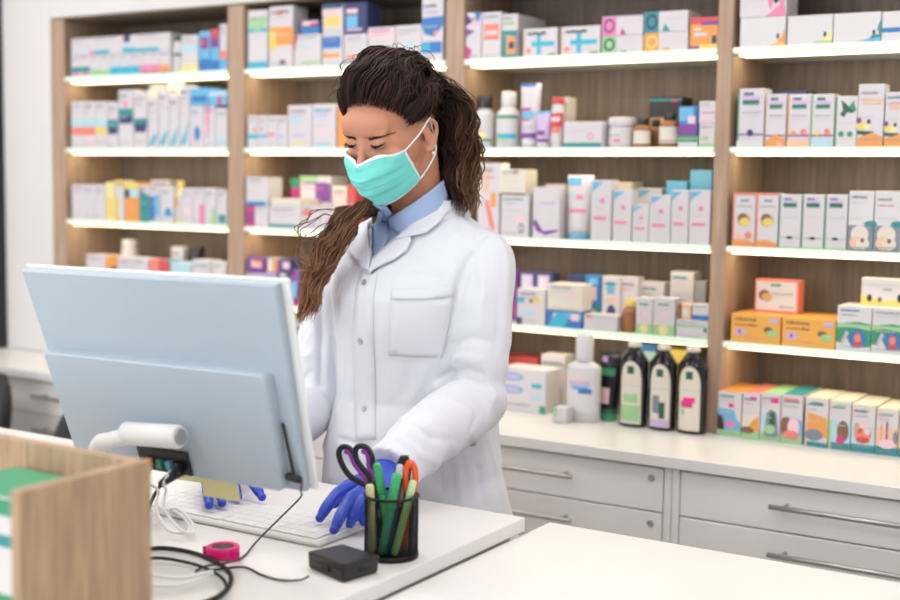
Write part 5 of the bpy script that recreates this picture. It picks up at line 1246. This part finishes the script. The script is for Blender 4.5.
cable('cable', 'white cable looping on the desk beside the wooden organizer', [(135, 574, .016), (152, 584, .016), (176, 585, .016), (200, 579, .016), (212, 572, .018), (200, 574, .022), (175, 578, .020), (140, 572, .018)], .0032, 'white_plastic')
pA = mp(.47, .07, .040)
for i, (dx, d2, r, m, lbl) in enumerate(((0, 0, .0032, 'black_rubber', 'black cable hanging from the back of the computer'), (-.012, 6, .0026, 'white_plastic', 'white cable hanging from the computer, nearest the hinge'), (.008, 14, .0026, 'white_plastic', 'white cable hanging from the computer, right one'))):
    s_ = pA+ux*dx*2+Vector((0, -.002, 0))
    if i == 0:
        P = [pA+ux*.035+Vector((0, -.006, -.002)), pA+ux*.012+Vector((0, -.012, -.018)), onz(160, 486, ZD+.05), onz(152, 500, ZD+.03), onz(140, 530, ZD+.006), onz(120, 560, ZD+.006)]
        lab(MB().tube(catmull(P, 10), r, 10).build('cable', m, mon), lbl)
    else:
        P = [s_, s_+Vector((0, -.014, -.02)), onz(152+d2, 490, ZD+.055), onz(150+d2, 508, ZD+.03), onz(160+d2*1.5, 530, ZD+.012+.003*i), onz(182+d2*.8, 532, ZD+.008+.003*i), onz(184+d2*.5, 521, ZD+.010+.003*i), onz(160+d2, 508, ZD+.012+.003*i), onz(140, 520, ZD+.010+.003*i)]
        lab(MB().tube(catmull(P, 10), r, 10).build('cable', m, mon), lbl)
MB().tube([pA+ux*.04, pA+ux*.02+Vector((0, -.008, -.01)), pA+ux*.005+Vector((0, -.012, -.022))], [.006, .008, .0055], 14).build('cable_plug', 'black_plastic', mon)

# --- office chairs behind the desk, mostly hidden
def chair(x, y, zt, label, rz):
    c = empty('office_chair', (x, y, 0), label, 'chair', 'office chairs')
    X = Matrix.Translation((x, y, 0)) @ Matrix.Rotation(rz, 4, 'Z')
    MB().ell((0, 0, .46), (.23, .22, .045), X).build('seat', 'black_rubber', c)
    vs = []; N = 12; M_ = 10; fs = []
    for j in range(M_+1):
        for i in range(N+1):
            u = -1+2*i/N; v = j/M_; w = .20*(1-.25*(2*v-1)**4-.12*v)
            for d in (0, .03): vs.append(X @ Vector((u*w, .20+.05*v-.05*(1-u*u)+d, .56+(zt-.56)*v*(1-.04*u*u))))
    st_ = (N+1)*2
    for j in range(M_):
        for i in range(N):
            a_ = j*st_+i*2
            fs += [(a_, a_+2, a_+st_+2, a_+st_), (a_+1, a_+st_+1, a_+st_+3, a_+3)]
        a_ = j*st_; fs += [(a_, a_+st_, a_+st_+1, a_+1)]; a_ = j*st_+N*2; fs += [(a_, a_+1, a_+st_+1, a_+st_)]
    for i in range(N): fs += [(i*2, i*2+1, i*2+3, i*2+2)]; a_ = M_*st_+i*2; fs += [(a_, a_+2, a_+3, a_+1)]
    MB().add(vs, fs, smooth=True).build('backrest', 'black_plastic', c)
    MB().tube([X @ Vector((0, .0, .42)), X @ Vector((0, 0, .10))], .025, 14).build('column', 'steel', c)
    MB().tube([X @ Vector((0, .16, .44)), X @ Vector((0, .25, .47)), X @ Vector((0, .235, .62))], .018, 10).build('back_bracket', 'steel', c)
    for k in range(5):
        a_ = 2*pi*k/5; p = X @ Vector((.26*cos(a_), .26*sin(a_), .07)); l_ = MB().tube([X @ Vector((0, 0, .11)), p], [.02, .014], 10).build('leg', 'black_plastic', c)
        MB().tube([p+Vector((-.012, 0, -.042)), p+Vector((.012, 0, -.042))], .026, 16).build('caster', 'black_rubber', l_)
c1 = ony(81, 430, 2.52); chair(c1.x, 2.32, ony(70, 409, 2.52).z, 'black office chair behind the desk, left of the computer', radians(-4))
c2 = ony(-20, 380, 2.45); chair(c2.x-.22, 2.33, ony(0, 379, 2.45).z, 'dark office chair cut off by the left picture edge', radians(-10))
#END_DESK

# ------------------------------------------------------------------ labels of the shelf goods
ORD = ['first', 'second', 'third', 'fourth', 'fifth', 'sixth', 'seventh', 'eighth', 'ninth', 'tenth', 'eleventh']
by = {}
for p in PROD: by.setdefault((p[1], p[3], p[4]), []).append(p)
for (look, row, bay), L in by.items():
    L.sort(key=lambda p: p[5])
    for i, p in enumerate(L):
        o = p[0]; place = ('worktop under '+BAYN[bay]) if row == 'e' else ROWN[row]+', '+BAYN[bay]
        l = look+', '+place if len(L) == 1 else '%s, %s from left, %s' % (look, ORD[i], place)
        tag(o, l, p[2], 'medicine packs %s of the %s' % ('on the worktop' if row == 'e' else 'on the '+ROWN[row], BAYN[bay]))

# ------------------------------------------------------------------ lights
def area(name, loc, size, power, col=(1, 1, 1), rot=(0, 0, 0), sy=None):
    l = bpy.data.lights.new(name, 'AREA'); l.shape = 'RECTANGLE'; l.size = size; l.size_y = sy or size; l.energy = power; l.color = col
    o = bpy.data.objects.new(name, l); COL.objects.link(o); o.location = loc; o.rotation_euler = rot; return o
for i, (x, y) in enumerate([(-3.4, 2.0), (-1.9, 2.0), (-.4, 2.0), (-3.4, .3), (-1.9, .3), (-.4, .3), (1.2, 1.2)]):
    e = empty('ceiling_light', (x, y, 2.66), 'square white ceiling panel light, %s over the pharmacy' % ['back left', 'back middle', 'back right', 'front left', 'front middle', 'front right', 'far right'][i], 'light', 'ceiling panel lights')
    bx('frame', x-.32, x+.32, y-.32, y+.32, 2.665, 2.6995, 'white_lacquer', e, org=False)
    bx('diffuser', x-.3, x+.3, y-.3, y+.3, 2.655, 2.664, 'window_glow', e, org=False)
    area('lamp', (x, y, 2.65), .6, 5.0, (1, .975, .95))
# added cool fill lamp behind and left of the camera, brightens the fronts
area('front_fill', (-2.6, -2.3, 1.6), 3.6, 84, (.93, .97, 1), (radians(90), 0, radians(12)), 2.2)
w = bpy.data.worlds.new('world'); SC.world = w; w.use_nodes = True
bg = w.node_tree.nodes['Background']; bg.inputs[0].default_value = (.92, .96, 1, 1); bg.inputs[1].default_value = .68
SC.view_settings.view_transform = 'Standard'; SC.view_settings.look = 'None'; SC.view_settings.exposure = -0.12; SC.view_settings.gamma = 1
SC.view_settings.use_curve_mapping = False
